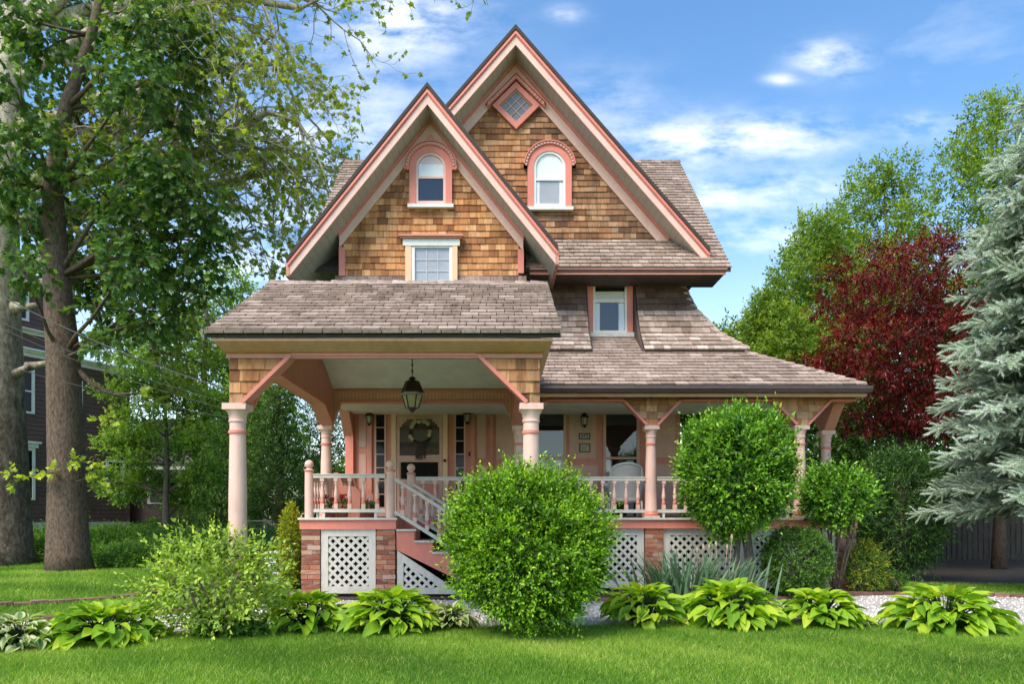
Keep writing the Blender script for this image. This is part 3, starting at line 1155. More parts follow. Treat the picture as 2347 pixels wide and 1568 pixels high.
# right side beam
low, out = arch_profile([13.77, 16.2, 18.6], 13.1, 20.0, CAP, FLAT, BT)
mb = MB()
mb.prism([(6.02, s, z) for s, z in out], (.19, 0, 0))
mb.build('porch_beam', M['salmon_dull'], HOUSE)
# left side beam, column to house
low, out = arch_profile([13.0, 15.05], 13.1, 15.0, CAP, FLAT + .1, BT + .05, .1, .62)
mb = MB()
mb.prism([(-3.09, s, z) for s, z in out], (.19, 0, 0))
mb.build('porch_beam', M['salmon_dull'], HOUSE)
# beam under the porte-cochere ceiling
low, out = arch_profile([-3.0, .38], -3.09, .469, CAP, R(2.0), R(2.22), .1, .26)
mb = MB()
mb.prism([(s, 12.92, z) for s, z in out], (0, .16, 0))
PB2 = mb.build('porch_beam', M['bead_beam'], HOUSE)
t = MB()
t.box(-2.85, .28, 12.895, 12.919, R(2.195), R(2.222))
t.box(-2.74, .12, 12.897, 12.919, R(1.995), R(2.035))
t.build('beam_moulding', M['salmon'], PB2)
MB().box(-3.0, 6.0, 13.1, YH - .003, R(2.085), R(2.10)).build('porch_ceiling', M['bead_ceiling'], HOUSE)


def column(x, y, z0, z1, rad, base=True):
    c = MB()
    h = z1 - z0
    pr, mi = [], []

    def a(r, z, m=0):
        pr.append((r, z)); mi.append(m)
    if base:
        a(rad * 1.42, z0 + .035, 1); a(rad * 1.45, z0 + .06, 1); a(rad * 1.30, z0 + .085, 1); a(rad * 1.12, z0 + .115, 0)
    else:
        a(rad * 1.05, z0, 0)
    a(rad * 1.06, z0 + h * .30); a(rad * 1.0, z0 + h * .6); a(rad * .90, z1 - .40)
    a(rad * .90, z1 - .345, 1); a(rad * 1.02, z1 - .340, 1); a(rad * 1.05, z1 - .322, 1); a(rad * 1.02, z1 - .304, 1); a(rad * .90, z1 - .30, 0)
    a(rad * .89, z1 - .21); a(rad * 1.0, z1 - .205); a(rad * 1.0, z1 - .185); a(rad * .95, z1 - .18); a(rad * 1.0, z1 - .12); a(rad * 1.22, z1 - .085); a(rad * 1.26, z1 - .07)
    c.lathe(x, y, pr, 28, 0, mi)
    s = rad * 1.34
    c.box(x - s, x + s, y - s, y + s, z1 - .072, z1 - .001)
    if base:
        c.box(x - s * 1.05, x + s * 1.05, y - s * 1.05, y + s * 1.05, z0, z0 + .036)
    o = c.build('porch_column', [M['pink'], M['salmon']], HOUSE)
    smooth_by_angle(o, 35)
    return o


DECK = 1.288
for x, y in PCOLS:
    column(x, y, DECK, CAP, .093)
column(6.10, 16.2, DECK, CAP, .093)

# ---- porte-cochere
YC = 8.55
xL0, xL1, xR0, xR1 = -3.05, -2.86, .292, .482
CC, CF, CT = R(1.30), R(1.845), R(2.005)
low_cap[0] = CC
fl = [(xL0, CC), (-2.893, CC), (-2.336, CF), (-.234, CF), (.328, CC), (xR1, CC)]
mb = MB()
mb.prism([(s, YC - .1, z) for s, z in fl + [(xR1, CT), (xL0, CT)]], (0, .2, 0))
PC = mb.build('porte_cochere_front', M['salmon_dull'], HOUSE)
t = MB()
arch_trim(t, fl, lambda s, z: Vector((s, YC - .112, z)), (0, -.03, 0))
t.build('arch_trim', M['salmon'], PC)
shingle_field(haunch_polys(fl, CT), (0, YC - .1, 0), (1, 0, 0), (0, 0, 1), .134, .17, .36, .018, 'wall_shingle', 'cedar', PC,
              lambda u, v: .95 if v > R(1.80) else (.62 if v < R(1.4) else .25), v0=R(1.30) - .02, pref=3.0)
RY, RZ = 10.66, R(3.37)        # ridge
EY, EZ = 8.22, R(2.045)
rs = (RZ - EZ) / (RY - EY)
zr = lambda y: EZ + (y - EY) * rs if y <= RY else RZ - (y - RY) * .395
for xa, xb in ((xL0, xL1), (xR0, xR1)):
    q = [(YC + .1, CC), (YC + .17, CC), (9.32, CF + .02), (12.2, CF + .02), (12.80, CAP), (12.919, CAP), (12.919, zr(12.9) - .10), (RY, RZ - .10), (YC + .1, zr(YC + .1) - .10)]
    mb = MB()
    mb.prism([(xa, a, b) for a, b in q], (xb - xa, 0, 0))
    sd = mb.build('porte_cochere_side', M['salmon_dull'], HOUSE)
    t = MB()
    for (a, b), (c, d) in (((YC + .17, CC), (9.32, CF + .02)), ((9.32, CF + .02), (12.2, CF + .02)), ((12.2, CF + .02), (12.80, CAP))):
        for xo in ((xb + .002, xb + .02), (xa - .02, xa - .002)):
            t.prism([(xo[0], a, b - .004), (xo[0], c, d - .004), (xo[0], c, d + .055), (xo[0], a, b + .055)], (xo[1] - xo[0], 0, 0))
    t.build('arch_trim', M['salmon'], sd)
ins = MB()
for (ya, yb) in ((YC + .1, RY), (RY, 12.95)):
    za, zb = zr(ya) - .13, zr(yb) - .13
    if ya > RY - .01: zb = R(2.225)
    ins.prism([(xL1, ya, za), (xR0, ya, za), (xR0, yb, zb), (xL1, yb, zb)], (0, 0, .02))
ins.build('porte_cochere_ceiling', M['bead_ceiling'], HOUSE)
xa, xb = -3.24, .70
mb = MB()
mb.prism([(xa, EY, EZ - .055), (xa, RY, RZ - .06), (xa, 13.0, zr(13.0) - .06), (xa, 13.0, zr(13.0)), (xa, RY, RZ - .012), (xa, EY, EZ - .012)], (xb - xa, 0, 0))
CROOF = mb.build('porte_cochere_roof', M['roof_edge'], HOUSE)
LR = math.hypot(1, rs)
# slight kick of the lowest course
shingle_field([[(xa - .03, .12), (xb + .02, .12), (xb + .02, (RY - EY) * LR), (xa - .03, (RY - EY) * LR)]], (0, EY, EZ), (1, 0, 0), (0, 1, rs), .163, .215, .215, .024, 'roof_shingle', 'roof', CROOF, .0, v0=.12, wob=.007, gap=.010, pref=3.0)
shingle_field([[(xa - .03, -.04), (xb + .02, -.04), (xb + .02, .125), (xa - .03, .125)]], (0, EY - .01, EZ + .006), (1, 0, 0), (0, 1, rs * .80), .165, .218, .218, .03, 'roof_shingle', 'roof', CROOF, .05, v0=-.04, wob=.001, gap=.012, pref=3.0)
for i in range(18):
    x = xa - .02 + i * .2195
    dz = random.uniform(-.004, .01)
    rv = [Vector(p) for p in ((x, RY - .13, RZ - .045), (x + .235, RY - .13, RZ - .055), (x + .235, RY, RZ + .025 + dz), (x, RY, RZ + .04 + dz), (x, RY + .13, RZ - .05), (x + .235, RY + .13, RZ - .06), (x, RY - .13, RZ - .07), (x + .235, RY - .13, RZ - .08))]
    PIECES['roof_shingle'].append((rv, [[0, 1, 2, 3], [3, 2, 5, 4], [6, 7, 1, 0]], random.random(), .1, CROOF, 'roof', 3 * seen_size(rv[:4])))
# cornice: cove under the eave, all round three sides
c = MB()
cv = [(EY + .01, EZ - .058), (EY + .012, EZ - .085), (EY + .06, EZ - .12), (EY + .15, EZ - .175), (EY + .2, EZ - .185), (YC - .105, EZ - .185), (YC - .105, EZ - .06)]
dx = lambda y: (YC - .105 - y)
for (a, b), (a2, b2) in zip(cv[:5], cv[1:6]):
    # front run with mitred returns
    L0, L1 = xL0 - dx(a) * .55, xL0 - dx(a2) * .55
    R0, R1 = xR1 + dx(a) * .62, xR1 + dx(a2) * .62
    c.poly([(L0, a, b), (R0, a, b), (R1, a2, b2), (L1, a2, b2)], [[3, 2, 1, 0]])
    c.poly([(L0, a, b), (L1, a2, b2), (L1, 12.9, b2), (L0, 12.9, b)], [[3, 2, 1, 0]])
    c.poly([(R0, a, b), (R1, a2, b2), (R1, 12.9, b2), (R0, 12.9, b)], [[0, 1, 2, 3]])
c.build('cornice', M['peach'], CROOF)
c = MB()
c.box(xL0 - .03, xR1 + .03, YC - .128, YC - .101, EZ - .235, EZ - .186)
c.build('cornice_moulding', M['salmon_dull'], CROOF)
for x in (PX(545, YC), PX(1217, YC)):
    column(x, YC, .06, CC, .101)
    MB().box(x - .2, x + .2, YC - .2, YC + .2, -.02, .062).build('column_footing', M['mortar'], HOUSE)

# ---- porch deck, landing and skirting
mb = MB()
mb.box(-3.16, 6.30, 12.86, YH - .002, DECK - .032, DECK)
DK = mb.build('porch_deck', M['deckfloor'], HOUSE)
mb = MB()
mb.box(PX(685, 12) , PX(910, 12), 11.97, 12.858, DECK - .030, DECK + .001)
LAND = mb.build('landing_deck', M['deckfloor'], HOUSE)
MB().box(PX(684, 12), PX(911, 12), 11.945, 11.969, DECK - .032, DECK + .003).build('nosing', M['offwhite'], LAND)
MB().box(-1.55, 6.32, 12.835, 12.859, DECK - .034, DECK + .002).build('nosing', M['offwhite'], DK)
zf0, zf1 = PZ(1215, 12), PZ(1190.5, 12)
mb = MB()
mb.box(PX(687, 12), PX(908, 12), 11.985, 12.03, zf0, zf1)
mb.box(PX(687, 12), PX(687, 12) + .045, 12.03, 13.0, zf0, zf1)
mb.box(PX(908, 12) - .045, PX(908, 12), 12.03, 12.85, zf0, zf1)
mb.build('fascia', M['salmon'], LAND)
mb = MB()
mb.box(-1.63, 6.25, 12.875, 12.92, PZ(1213, 12.9), zf1)
mb.box(6.2, 6.26, 12.92, YH, PZ(1213, 12.9), zf1)
mb.box(-3.15, -3.1, 13.0, YH, PZ(1213, 12.9), zf1)
mb.build('fascia', M['salmon'], DK)
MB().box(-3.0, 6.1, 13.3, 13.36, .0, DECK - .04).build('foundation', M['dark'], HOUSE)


def pier(x0, x1, y0, y1, z1):
    core = MB().box(x0 + .008, x1 - .008, y0 + .008, y1 - .008, -.05, z1 - .001).build('brick_pier', M['mortar'], HOUSE)
    hgt, z, k = .079, -.02, 0
    while z < z1 - .02:
        h1 = min(hgt - .009, z1 - z - .002)
        cut = [x0, x0 + (x1 - x0) * (.66 if k % 2 else .36) + random.uniform(-.03, .03), x1]
        if random.random() < .3: cut = [x0, x1]
        for a, b in zip(cut[:-1], cut[1:]):
            o = random.uniform(0, .006)
            g = .004 if len(cut) > 2 else 0
            a2, b2 = (a if a == x0 else a + g), (b if b == x1 else b - g)
            yb = y1
            m = MB().box(a2 - (o if a == x0 else 0), b2 + (o if b == x1 else 0), y0 - o, yb, z, z + h1)
            me = mesh_np('brick', m.v, m.f, M['brick'], {'rnd': np.full(8, random.random())})
            add('brick', me, core)
        z += hgt
        k += 1
    return core


pier(PX(691, 12), PX(733, 12), 12.0, 12.3, zf0 - .001)
pier(PX(863, 12), PX(905, 12), 12.0, 12.3, zf0 - .001)
zpier = PZ(1213, 12.9) - .001
pier(PX(1478, 12.95), PX(1518, 12.95), 12.9, 13.2, zpier)
pier(.24, .56, 12.9, 13.2, zpier)
pier(5.92, 6.24, 12.9, 13.2, zpier)


def lattice(poly, org, U, frame_w, parent, sp=.147, sw=.047):
    """framed diamond lattice; poly = outline in (u, z); slats laid in two layers"""
    org, U = Vector(org), Vector(U)
    Nn = U.cross(Vector((0, 0, 1)))
    pt = lambda u, z, off=0: org + U * u + Vector((0, 0, z)) + Nn * off
    n = len(poly)
    cxm, czm = sum(p[0] for p in poly) / n, sum(p[1] for p in poly) / n
    # inner outline: move each edge inwards
    area = sum(poly[i][0] * poly[(i + 1) % n][1] - poly[(i + 1) % n][0] * poly[i][1] for i in range(n))
    if area < 0: poly = poly[::-1]
    ed = []
    for i in range(n):
        a, b = poly[i], poly[(i + 1) % n]
        l = math.hypot(b[0] - a[0], b[1] - a[1])
        nx, nz = -(b[1] - a[1]) / l, (b[0] - a[0]) / l
        ed.append(((a[0] + nx * frame_w, a[1] + nz * frame_w), (b[0] - a[0], b[1] - a[1])))
    inner = []
    for i in range(n):
        (p, d), (q, e) = ed[i - 1], ed[i]
        det = d[0] * e[1] - d[1] * e[0]
        t = ((q[0] - p[0]) * e[1] - (q[1] - p[1]) * e[0]) / det
        inner.append((p[0] + d[0] * t, p[1] + d[1] * t))
    f = MB()
    for i in range(n):
        j = (i + 1) % n
        f.prism([pt(*poly[i]), pt(*poly[j]), pt(*inner[j]), pt(*inner[i])], Nn * .03)
    fr = f.build('lattice_panel', M['offwhite'], parent)
    umin, umax = min(p[0] for p in inner), max(p[0] for p in inner)
    zmin, zmax = min(p[1] for p in inner), max(p[1] for p in inner)
    span = (umax - umin) + (zmax - zmin)
    for lay, s in ((0, 1), (1, -1)):
        c = -span
        while c < span * 2:
            # slat along the direction (1, s)
            u0 = umin + c
            hw = sw / (2 * math.sqrt(2))
            big = span * 2
            if s > 0:
                q = [(u0 - big - hw, zmin - big + hw), (u0 - big + hw, zmin - big - hw), (u0 + big + hw, zmin + big - hw), (u0 + big - hw, zmin + big + hw)]
            else:
                q = [(u0 - big - hw, zmin + big - hw), (u0 - big + hw, zmin + big + hw), (u0 + big + hw, zmin - big + hw), (u0 + big - hw, zmin - big - hw)]
            q = clip_convex(q, inner)
            if len(q) > 2 and poly_area(q) > .0008:
                off = .004 + .0095 * lay
                m = MB().prism([pt(a, b, off) for a, b in q], Nn * .009)
                m.build('slat', M['offwhite'], fr)
            c += sp
    return fr


zl = zf0 - .002
lattice([(PX(735, 12), .06), (PX(860.5, 12), .06), (PX(860.5, 12), zl), (PX(735, 12), zl)], (0, 12.05, 0), (1, 0, 0), .115, HOUSE)
zl2 = zpier - .001
xs = [(.58, PX(1476, 12.95)), (PX(1520, 12.95), 4.36), (4.38, 5.90)]
for a, b in xs:
    lattice([(a, .06), (b, .06), (b, zl2), (a, zl2)], (0, 12.98, 0), (1, 0, 0), .12, HOUSE)

# ---- stairs down to the right of the landing
RISE, RUN, NST = DECK / 7, .290, 6
xs0 = PX(908, 12)
st = MB()
prof2 = [(xs0, DECK - .04)]
for i in range(NST):
    z = DECK - RISE * (i + 1) - .032
    xx = xs0 + RUN * i
    prof2 += [(xx, z), (xx + RUN, z)]
prof2 += [(xs0 + RUN * NST, .02), (xs0 + RUN * NST - .22, .02)]
# lower edge of the stringer
sl = RISE / RUN
prof2 += [(xs0, PZ(1262, 12))]
st.prism([(a, 12.02, b) for a, b in prof2], (0, .04, 0))
STAIR = st.build('staircase', M['salmon'], HOUSE)
for i in range(NST):
    z = DECK - RISE * (i + 1)
    xx = xs0 + RUN * i
    MB().box(xx - .0, xx + RUN + .03, 11.985, 12.83, z - .03, z).build('tread', M['offwhite'], STAIR)
    MB().box(xx - .012, xx + .012, 12.07, 12.82, z + .001, z + RISE - .032).build('riser', M['salmon'], STAIR)
xe = xs0 + (PZ(1262, 12) - .10) / sl - .1
lattice([(xs0 + .01, .05), (xe + .12, .05), (xs0 + .01, PZ(1262, 12) - .012)], (0, 12.055, 0), (1, 0, 0), .105, STAIR)

# ---- railings
BH = .505


def baluster_mesh(h=BH, mat0='pink', mat1='salmon'):
    b = MB()
    s = .032
    b.box(-s, s, -s, s, 0, .085)
    b.box(-s, s, -s, s, h - .055, h)
    pr = [(.030, .085), (.034, .10), (.034, .135), (.026, .15), (.024, .165), (.034, .20), (.035, .235), (.027, .30), (.018, .37), (.020, .40), (.030, .415), (.022, .43), (.028, h - .055)]
    mi = [1, 1, 1, 1, 0, 0, 0, 0, 0, 0, 0, 0, 0]
    b.lathe(0, 0, pr, 12, 0, mi, cap=False)
    me = b.mesh('baluster', [M[mat0], M[mat1]])
    return me


BAL = baluster_mesh()
ZB, ZT = DECK + .145, DECK + .145 + BH      # top of the bottom rail, underside of the top rail


def railing(p0, p1, n, feet=(.2, .8)):
    p0, p1 = Vector((p0[0], p0[1], 0)), Vector((p1[0], p1[1], 0))
    r = MB()
    up = Vector((0, 0, 1))
    r.beam(p0 + up * (ZT + .025), p1 + up * (ZT + .025), .075, .05)
    r.beam(p0 + up * (ZT + .058), p1 + up * (ZT + .058), .10, .018)
    r.beam(p0 + up * (ZB - .028), p1 + up * (ZB - .028), .06, .056)
    for t in feet:
        q = p0.lerp(p1, t)
        r.box(q.x - .02, q.x + .02, q.y - .02, q.y + .02, DECK + .002, ZB - .056)
    o = r.build('railing', M['offwhite'], HOUSE)
    ang = math.atan2(p1.y - p0.y, p1.x - p0.x)
    for i in range(n):
        q = p0.lerp(p1, (i + .62) / (n + .24))
        add('baluster', BAL, o, (q.x, q.y, ZB + .0005), (0, 0, ang))
    return o


def newel(x, y, z0=DECK, hh=.80, rad=.072):
    c = MB()
    pr = [(rad, z0), (rad, z0 + hh * .55), (rad * .96, z0 + hh - .06), (rad * .96, z0 + hh - .05), (rad * 1.12, z0 + hh - .04), (rad * 1.16, z0 + hh - .02), (rad * 1.0, z0 + hh - .012), (rad * .62, z0 + hh), (rad * .5, z0 + hh + .012)]
    rb = .072
    zc = z0 + hh + .012 + rb * .86
    for i in range(1, 12):
        t = -math.pi / 2 + math.pi * i / 12
        if math.sin(t) < -.86: continue
        pr.append((rb * math.cos(t), zc + rb * math.sin(t)))
    pr.append((.004, zc + rb))
    mi = [0, 0, 0, 1, 1, 0] + [0] * 20
    c.lathe(x, y, pr, 20, 0, mi[:len(pr)])
    o = c.build('newel_post', [M['pink'], M['salmon']], HOUSE)
    smooth_by_angle(o, 40)
    return o


nx0, nx1, ny = PX(709, 12.1), PX(895, 12.1), 12.09
newel(nx0, ny); newel(nx1, ny)
railing((nx0 + .075, ny), (nx1 - .075, ny), 5, (.14, .86))
railing((nx0, ny + .08), (-3.0, 12.90), 5, (.5,))
railing((-3.0, 13.12), (-3.0, 14.98), 9, (.2, .8))
newel(-1.51, 12.98)
railing((-1.43, 12.98), (.28, 12.98), 8)
railing((.48, 13.0), (2.59, 13.0), 10)
railing((2.79, 13.0), (5.20, 13.0), 12, (.05, .5, .95))
railing((5.37, 13.07), (6.03, 13.70), 4, (.5,))
railing((6.10, 13.87), (6.10, 16.1), 10)
# sloping stair rails
for yy in (12.07, 12.78):
    A = Vector((nx1 + .075, yy, DECK + .62)) if yy < 12.5 else Vector((-1.45, yy, DECK + .56))
    n = 6
    ln = RUN * NST - .1
    r = MB()
    B = A + Vector((ln, 0, -sl * ln))
    r.beam(A + Vector((0, 0, .015)), B + Vector((0, 0, .015)), .075, .05)
    r.beam(A + Vector((0, 0, -.52)), B + Vector((0, 0, -.52)), .06, .055)
    o = r.build('stair_railing', M['offwhite'], HOUSE)
    for i in range(8):
        q = A.lerp(B, (i + .65) / 8.3)
        add('baluster', BAL, o, (q.x, q.y, q.z - .49), None, (1, 1, .94))
    e = B + Vector((.09, 0, 0))
    newel(e.x, e.y, .0, e.z + .16)

# ---- front wall under the porch: door, sidelights, windows, panels
yw = YH - .004


def wall_box(name, x0, x1, y0, y1, proud, mat, parent=HOUSE, d=15.0, back=.0):
    """x0.. in pixels of the reference width, at the depth of the house wall"""
    return MB().box(PX(x0, d), PX(x1, d), yw - proud, yw - back, PZ(y1, d), PZ(y0, d)).build(name, M[mat], parent)


FW = wall_box('porch_wall', 797, 1560, 918, 1186, .004, 'salmon_dull')
# raised pale panels
for a, b, c, d in ((822, 838, 926, 1026), (822, 838, 1042, 1180), (1093, 1113, 926, 1052), (1093, 1113, 1070, 1180), (1137, 1186, 926, 1054), (1137, 1186, 1068, 1180),
                   (1305, 1366, 928, 1052), (1305, 1370, 1068, 1180), (1500, 1548, 928, 1050), (1500, 1556, 1066, 1182), (1630, 1650, 928, 1050)):
    wall_box('wall_panel', a, b, c, d, .016, 'panel', FW, back=.0045)
for a, b in ((842, 852), (1079, 1088), (1122, 1130)):
    wall_box('pilaster', a, b, 922, 1186, .06, 'salmon_dull', FW, back=.0045)
MB().box(-3.06, -2.90, YH - .14, YH - .011, DECK, R(2.08)).build('pilaster', M['salmon'], FW)
wall_box('lintel', 853, 1078, 926, 941, .07, 'sage', FW, back=.0045)
DOOR = wall_box('door', 897, 1026, 944, 1186, .035, 'panel', FW, back=.0046)
f = MB()
d0 = 15.0
for a, b, c, d in ((897, 908, 944, 1186), (1015, 1026, 944, 1186), (908, 1015, 944, 953)):
    f.box(PX(a, d0), PX(b, d0), yw - .075, yw - .036, PZ(d, d0), PZ(c, d0))
f.build('door_frame', M['apricot'], DOOR)
f = MB()
for a, b, c, d in ((909, 916, 954, 1184), (1007, 1014, 954, 1184), (916, 1007, 954, 962), (916, 1007, 1046, 1060), (916, 1007, 1100, 1112), (916, 1007, 1140, 1150), (916, 1007, 1170, 1184)):
    f.box(PX(a, d0), PX(b, d0), yw - .062, yw - .037, PZ(d, d0), PZ(c, d0))
for sx, s in ((916, 1), (1007, -1)):                     # scalloped spandrels at the top corners of the glass
    for k, (w_, h_) in enumerate(((16, 6), (10, 11), (5, 18))):
        f.box(PX(min(sx, sx + s * w_), d0), PX(max(sx, sx + s * w_), d0), yw - .058 + .002 * k, yw - .037, PZ(962 + h_, d0), PZ(962, d0))
f.build('storm_door', M['panel'], DOOR)
f = MB()
f.box(PX(916, d0), PX(1007, d0), yw - .048, yw - .044, PZ(1046, d0), PZ(962, d0))
f.build('pane', M['glass'], DOOR)
f = MB()
f.box(PX(916, d0), PX(1007, d0), yw - .0415, yw - .0375, PZ(1046, d0), PZ(962, d0))
f.build('door_screen', M['screen'] if 'screen' in M else M['dark'], DOOR)
f = MB()
f.box(PX(919, d0), PX(1004, d0), yw - .044, yw - .0375, PZ(1100, d0), PZ(1061, d0))
f.build('kick_glass', M['dark'], DOOR)
f = MB()
for a, b in ((920, 958), (964, 1003)):
    f.box(PX(a, d0), PX(b, d0), yw - .055, yw - .0375, PZ(1139, d0), PZ(1113, d0))
f.build('door_panel', M['salmon'], DOOR)
f = MB()
f.lathe(0, 0, [(.008, 0), (.01, .03), (.028, .045), (.03, .06), (.015, .075)], 10)
k = f.build('door_knob', M['iron'], DOOR, True)
k.location = (PX(1020, d0), yw - .076, PZ(1058, d0)); k.rotation_euler = (math.radians(90), 0, 0)
for a, b in ((862, 880.5), (1045, 1063)):
    sl_ = wall_box('sidelight', a - 4, b + 4, 944, 1186, .03, 'panel', FW, back=.0046)
    for i in range(7):
        ya, yb = 952 + i * 30.6, 952 + (i + 1) * 30.6 - 2.4
        wall_box('pane', a, b, ya, yb, .034, 'black_glass', sl_, back=.0305)
# tall porch windows
for a, b in ((1234, 1292), (1389, 1460)):
    wn = MB()
    for c in ((a - 6, a), (b, b + 6)):
        wn.box(PX(c[0], d0), PX(c[1], d0), yw - .05, yw - .0046, PZ(1186, d0), PZ(925, d0))
    wn.box(PX(a, d0), PX(b, d0), yw - .05, yw - .0046, PZ(1054, d0), PZ(1049, d0))
    wo = wn.build('window', M['panel'], FW)
    wall_box('pane', a, b, 928, 1048.5, .020, 'glass', wo, back=.016)
    wall_box('pane', a, b, 1054.5, 1184, .020, 'glass', wo, back=.016)
    wall_box('opening', a, b, 928, 1184, .008, 'dark', wo, back=.0046)
    cu = MB()
    wpx = b - a
    for lo, hi in ((0, .2), (.68, .9)):
        for i in range(5):
            u0, u1 = a + wpx * (lo + (hi - lo) * i / 5), a + wpx * (lo + (hi - lo) * (i + 1) / 5)
            cu.prism([(PX(u0, d0), yw - .009, PZ(1184, d0)), (PX((u0 + u1) / 2, d0), yw - .015, PZ(1184, d0)), (PX(u1, d0), yw - .009, PZ(1184, d0))], (0, 0, PZ(1056, d0) - PZ(1184, d0)))
    cu.build('curtain', M['curtain_grey'], wo)

flush_pieces('wall_shingle', HOUSE)
flush_pieces('roof_shingle', HOUSE)

# ------------------------------------------------------------------ ground, drive, edging
def sstep(a, b, x):
    t = np.clip((np.asarray(x, dtype=float) - a) / (b - a), 0, 1)
    return t * t * (3 - 2 * t)


def ground_h(x, y):
    """the lawn is level; it rises gently towards the neighbour's house on the left"""
    return 0.95 * sstep(19, 31, y) * sstep(-3.5, -8.0, x) + .35 * sstep(24, 40, y) * (1 - sstep(-3.5, -8.0, x))


def ground_material():
    m, nt, b = new_mat('lawn_ground')
    v = geo_pos(nt)
    n1 = noise(nt, .55, 5, .6, v)
    n2 = noise(nt, 9, 6, .7, v)
    n3 = noise(nt, 70, 4, .7, v)
    c = ramp(nt, n1.outputs['Fac'], [(.3, (.06, .14, .02)), (.5, (.085, .20, .028)), (.72, (.12, .25, .04))]).outputs[0]
    c = mixc(nt, 1.0, c, ramp(nt, n2.outputs['Fac'], [(.3, (.6, .62, .6)), (.6, (1.1, 1.1, 1.05))]).outputs[0], 'MULTIPLY')
    c = mixc(nt, 1.0, c, ramp(nt, n3.outputs['Fac'], [(.3, (.5, .5, .5)), (.6, (1.25, 1.25, 1.2))]).outputs[0], 'MULTIPLY')
    nt.links.new(c, b.inputs['Base Color'])
    b.inputs['Roughness'].default_value = .9
    b.inputs['Specular IOR Level'].default_value = .1
    bump(nt, n3.outputs['Fac'], b, .8, .03)
    return m


def soil_material(name, a, bb, sc=30):
    m, nt, b = new_mat(name)
    v = geo_pos(nt)
    n = noise(nt, sc, 6, .7, v)
    n1 = noise(nt, 2.5, 4, .6, v)
    c = ramp(nt, n.outputs['Fac'], [(.3, a), (.7, bb)]).outputs[0]
    c = mixc(nt, 1.0, c, ramp(nt, n1.outputs['Fac'], [(.3, (.7, .7, .7)), (.7, (1.15, 1.15, 1.15))]).outputs[0], 'MULTIPLY')
    nt.links.new(c, b.inputs['Base Color'])
    b.inputs['Roughness'].default_value = .95
    bump(nt, n.outputs['Fac'], b, 1.0, .03)
    return m


M['lawn'] = ground_material()
M['soil'] = soil_material('garden_soil', (.035, .022, .015), (.10, .068, .048))
M['gravel'] = soil_material('white_gravel', (.36, .31, .27), (.78, .74, .70), 55)

gx = np.concatenate([np.linspace(-260, -34, 12), np.linspace(-32, 32, 65), np.linspace(34, 260, 12)])
gy = np.concatenate([np.linspace(-160, -6, 8), np.linspace(-4, 46, 51), np.linspace(50, 420, 14)])
GX, GY = np.meshgrid(gx, gy)
gv = np.stack([GX, GY, ground_h(GX, GY)], -1).reshape(-1, 3)
nx_, ny_ = len(gx), len(gy)
ii = (np.arange(ny_ - 1)[:, None] * nx_ + np.arange(nx_ - 1)[None]).ravel()
gf = np.stack([ii, ii + 1, ii + 1 + nx_, ii + nx_], -1)
tag(add('ground', mesh_np('ground', gv, gf, M['lawn'], smooth=True)), kind='structure')


def spline(pts, n):
    p = np.array(pts, float)
    t = np.linspace(0, len(p) - 1, n)
    out = []
    for u in t:
        i = min(int(u), len(p) - 2)
        f = u - i
        p0, p1, p2, p3 = p[max(i - 1, 0)], p[i], p[i + 1], p[min(i + 2, len(p) - 1)]
        out.append(.5 * ((2 * p1) + (-p0 + p2) * f + (2 * p0 - 5 * p1 + 4 * p2 - p3) * f * f + (-p0 + 3 * p1 - 3 * p2 + p3) * f ** 3))
    return np.array(out)


NEAR = spline([(-14, 5.2), (-9, 6.5), (-6, 7.45), (-4, 8.05), (-1, 8.55), (3, 8.85), (6, 8.75), (9, 8.3), (14, 6.8)], 70)
FAR = spline([(-14, 7.0), (-9, 8.3), (-6, 9.05), (-4.2, 9.9), (-3.4, 11.0), (-2, 11.55), (2, 11.4), (4.6, 11.6), (6.2, 12.25), (8, 12.05), (10.5, 10.9), (14, 9.0)], 70)


def edge_y(line, x):
    return np.interp(x, line[:, 0], line[:, 1])


def ribbon(name, a, b, z, mat):
    n = len(a)
    v = np.concatenate([np.c_[a, np.full(n, z)], np.c_[b, np.full(n, z)]])
    i = np.arange(n - 1)
    f = np.stack([i, i + 1, i + 1 + n, i + n], -1)
    return add(name, mesh_np(name, v, f, mat))


xs_ = np.linspace(-14, 14, 90)
tag(ribbon('driveway', np.c_[xs_, edge_y(NEAR, xs_)], np.c_[xs_, edge_y(FAR, xs_)], .005, M['gravel']), kind='structure')
xs2 = np.linspace(-3.6, 6.9, 30)
tag(ribbon('flower_bed', np.c_[xs2, edge_y(FAR, xs2) + .1], np.c_[xs2, np.full(30, 15.2)], .006, M['soil']), kind='structure')
xs3 = np.linspace(6.9, 16, 20)
tag(ribbon('shade_bed', np.c_[xs3, edge_y(FAR, xs3) + 2.6 + .25 * np.sin(xs3 * 2)], np.c_[xs3, np.full(20, 26.0)], .007, M['soil']), kind='structure')
xs4 = np.linspace(-9, 8.8, 60)
tag(ribbon('planting_strip', np.c_[xs4, edge_y(NEAR, xs4) - .16 + .05 * np.sin(xs4 * 3)], np.c_[xs4, edge_y(NEAR, xs4) + .13 + .06 * np.sin(xs4 * 5)], .010, M['soil']), kind='structure')


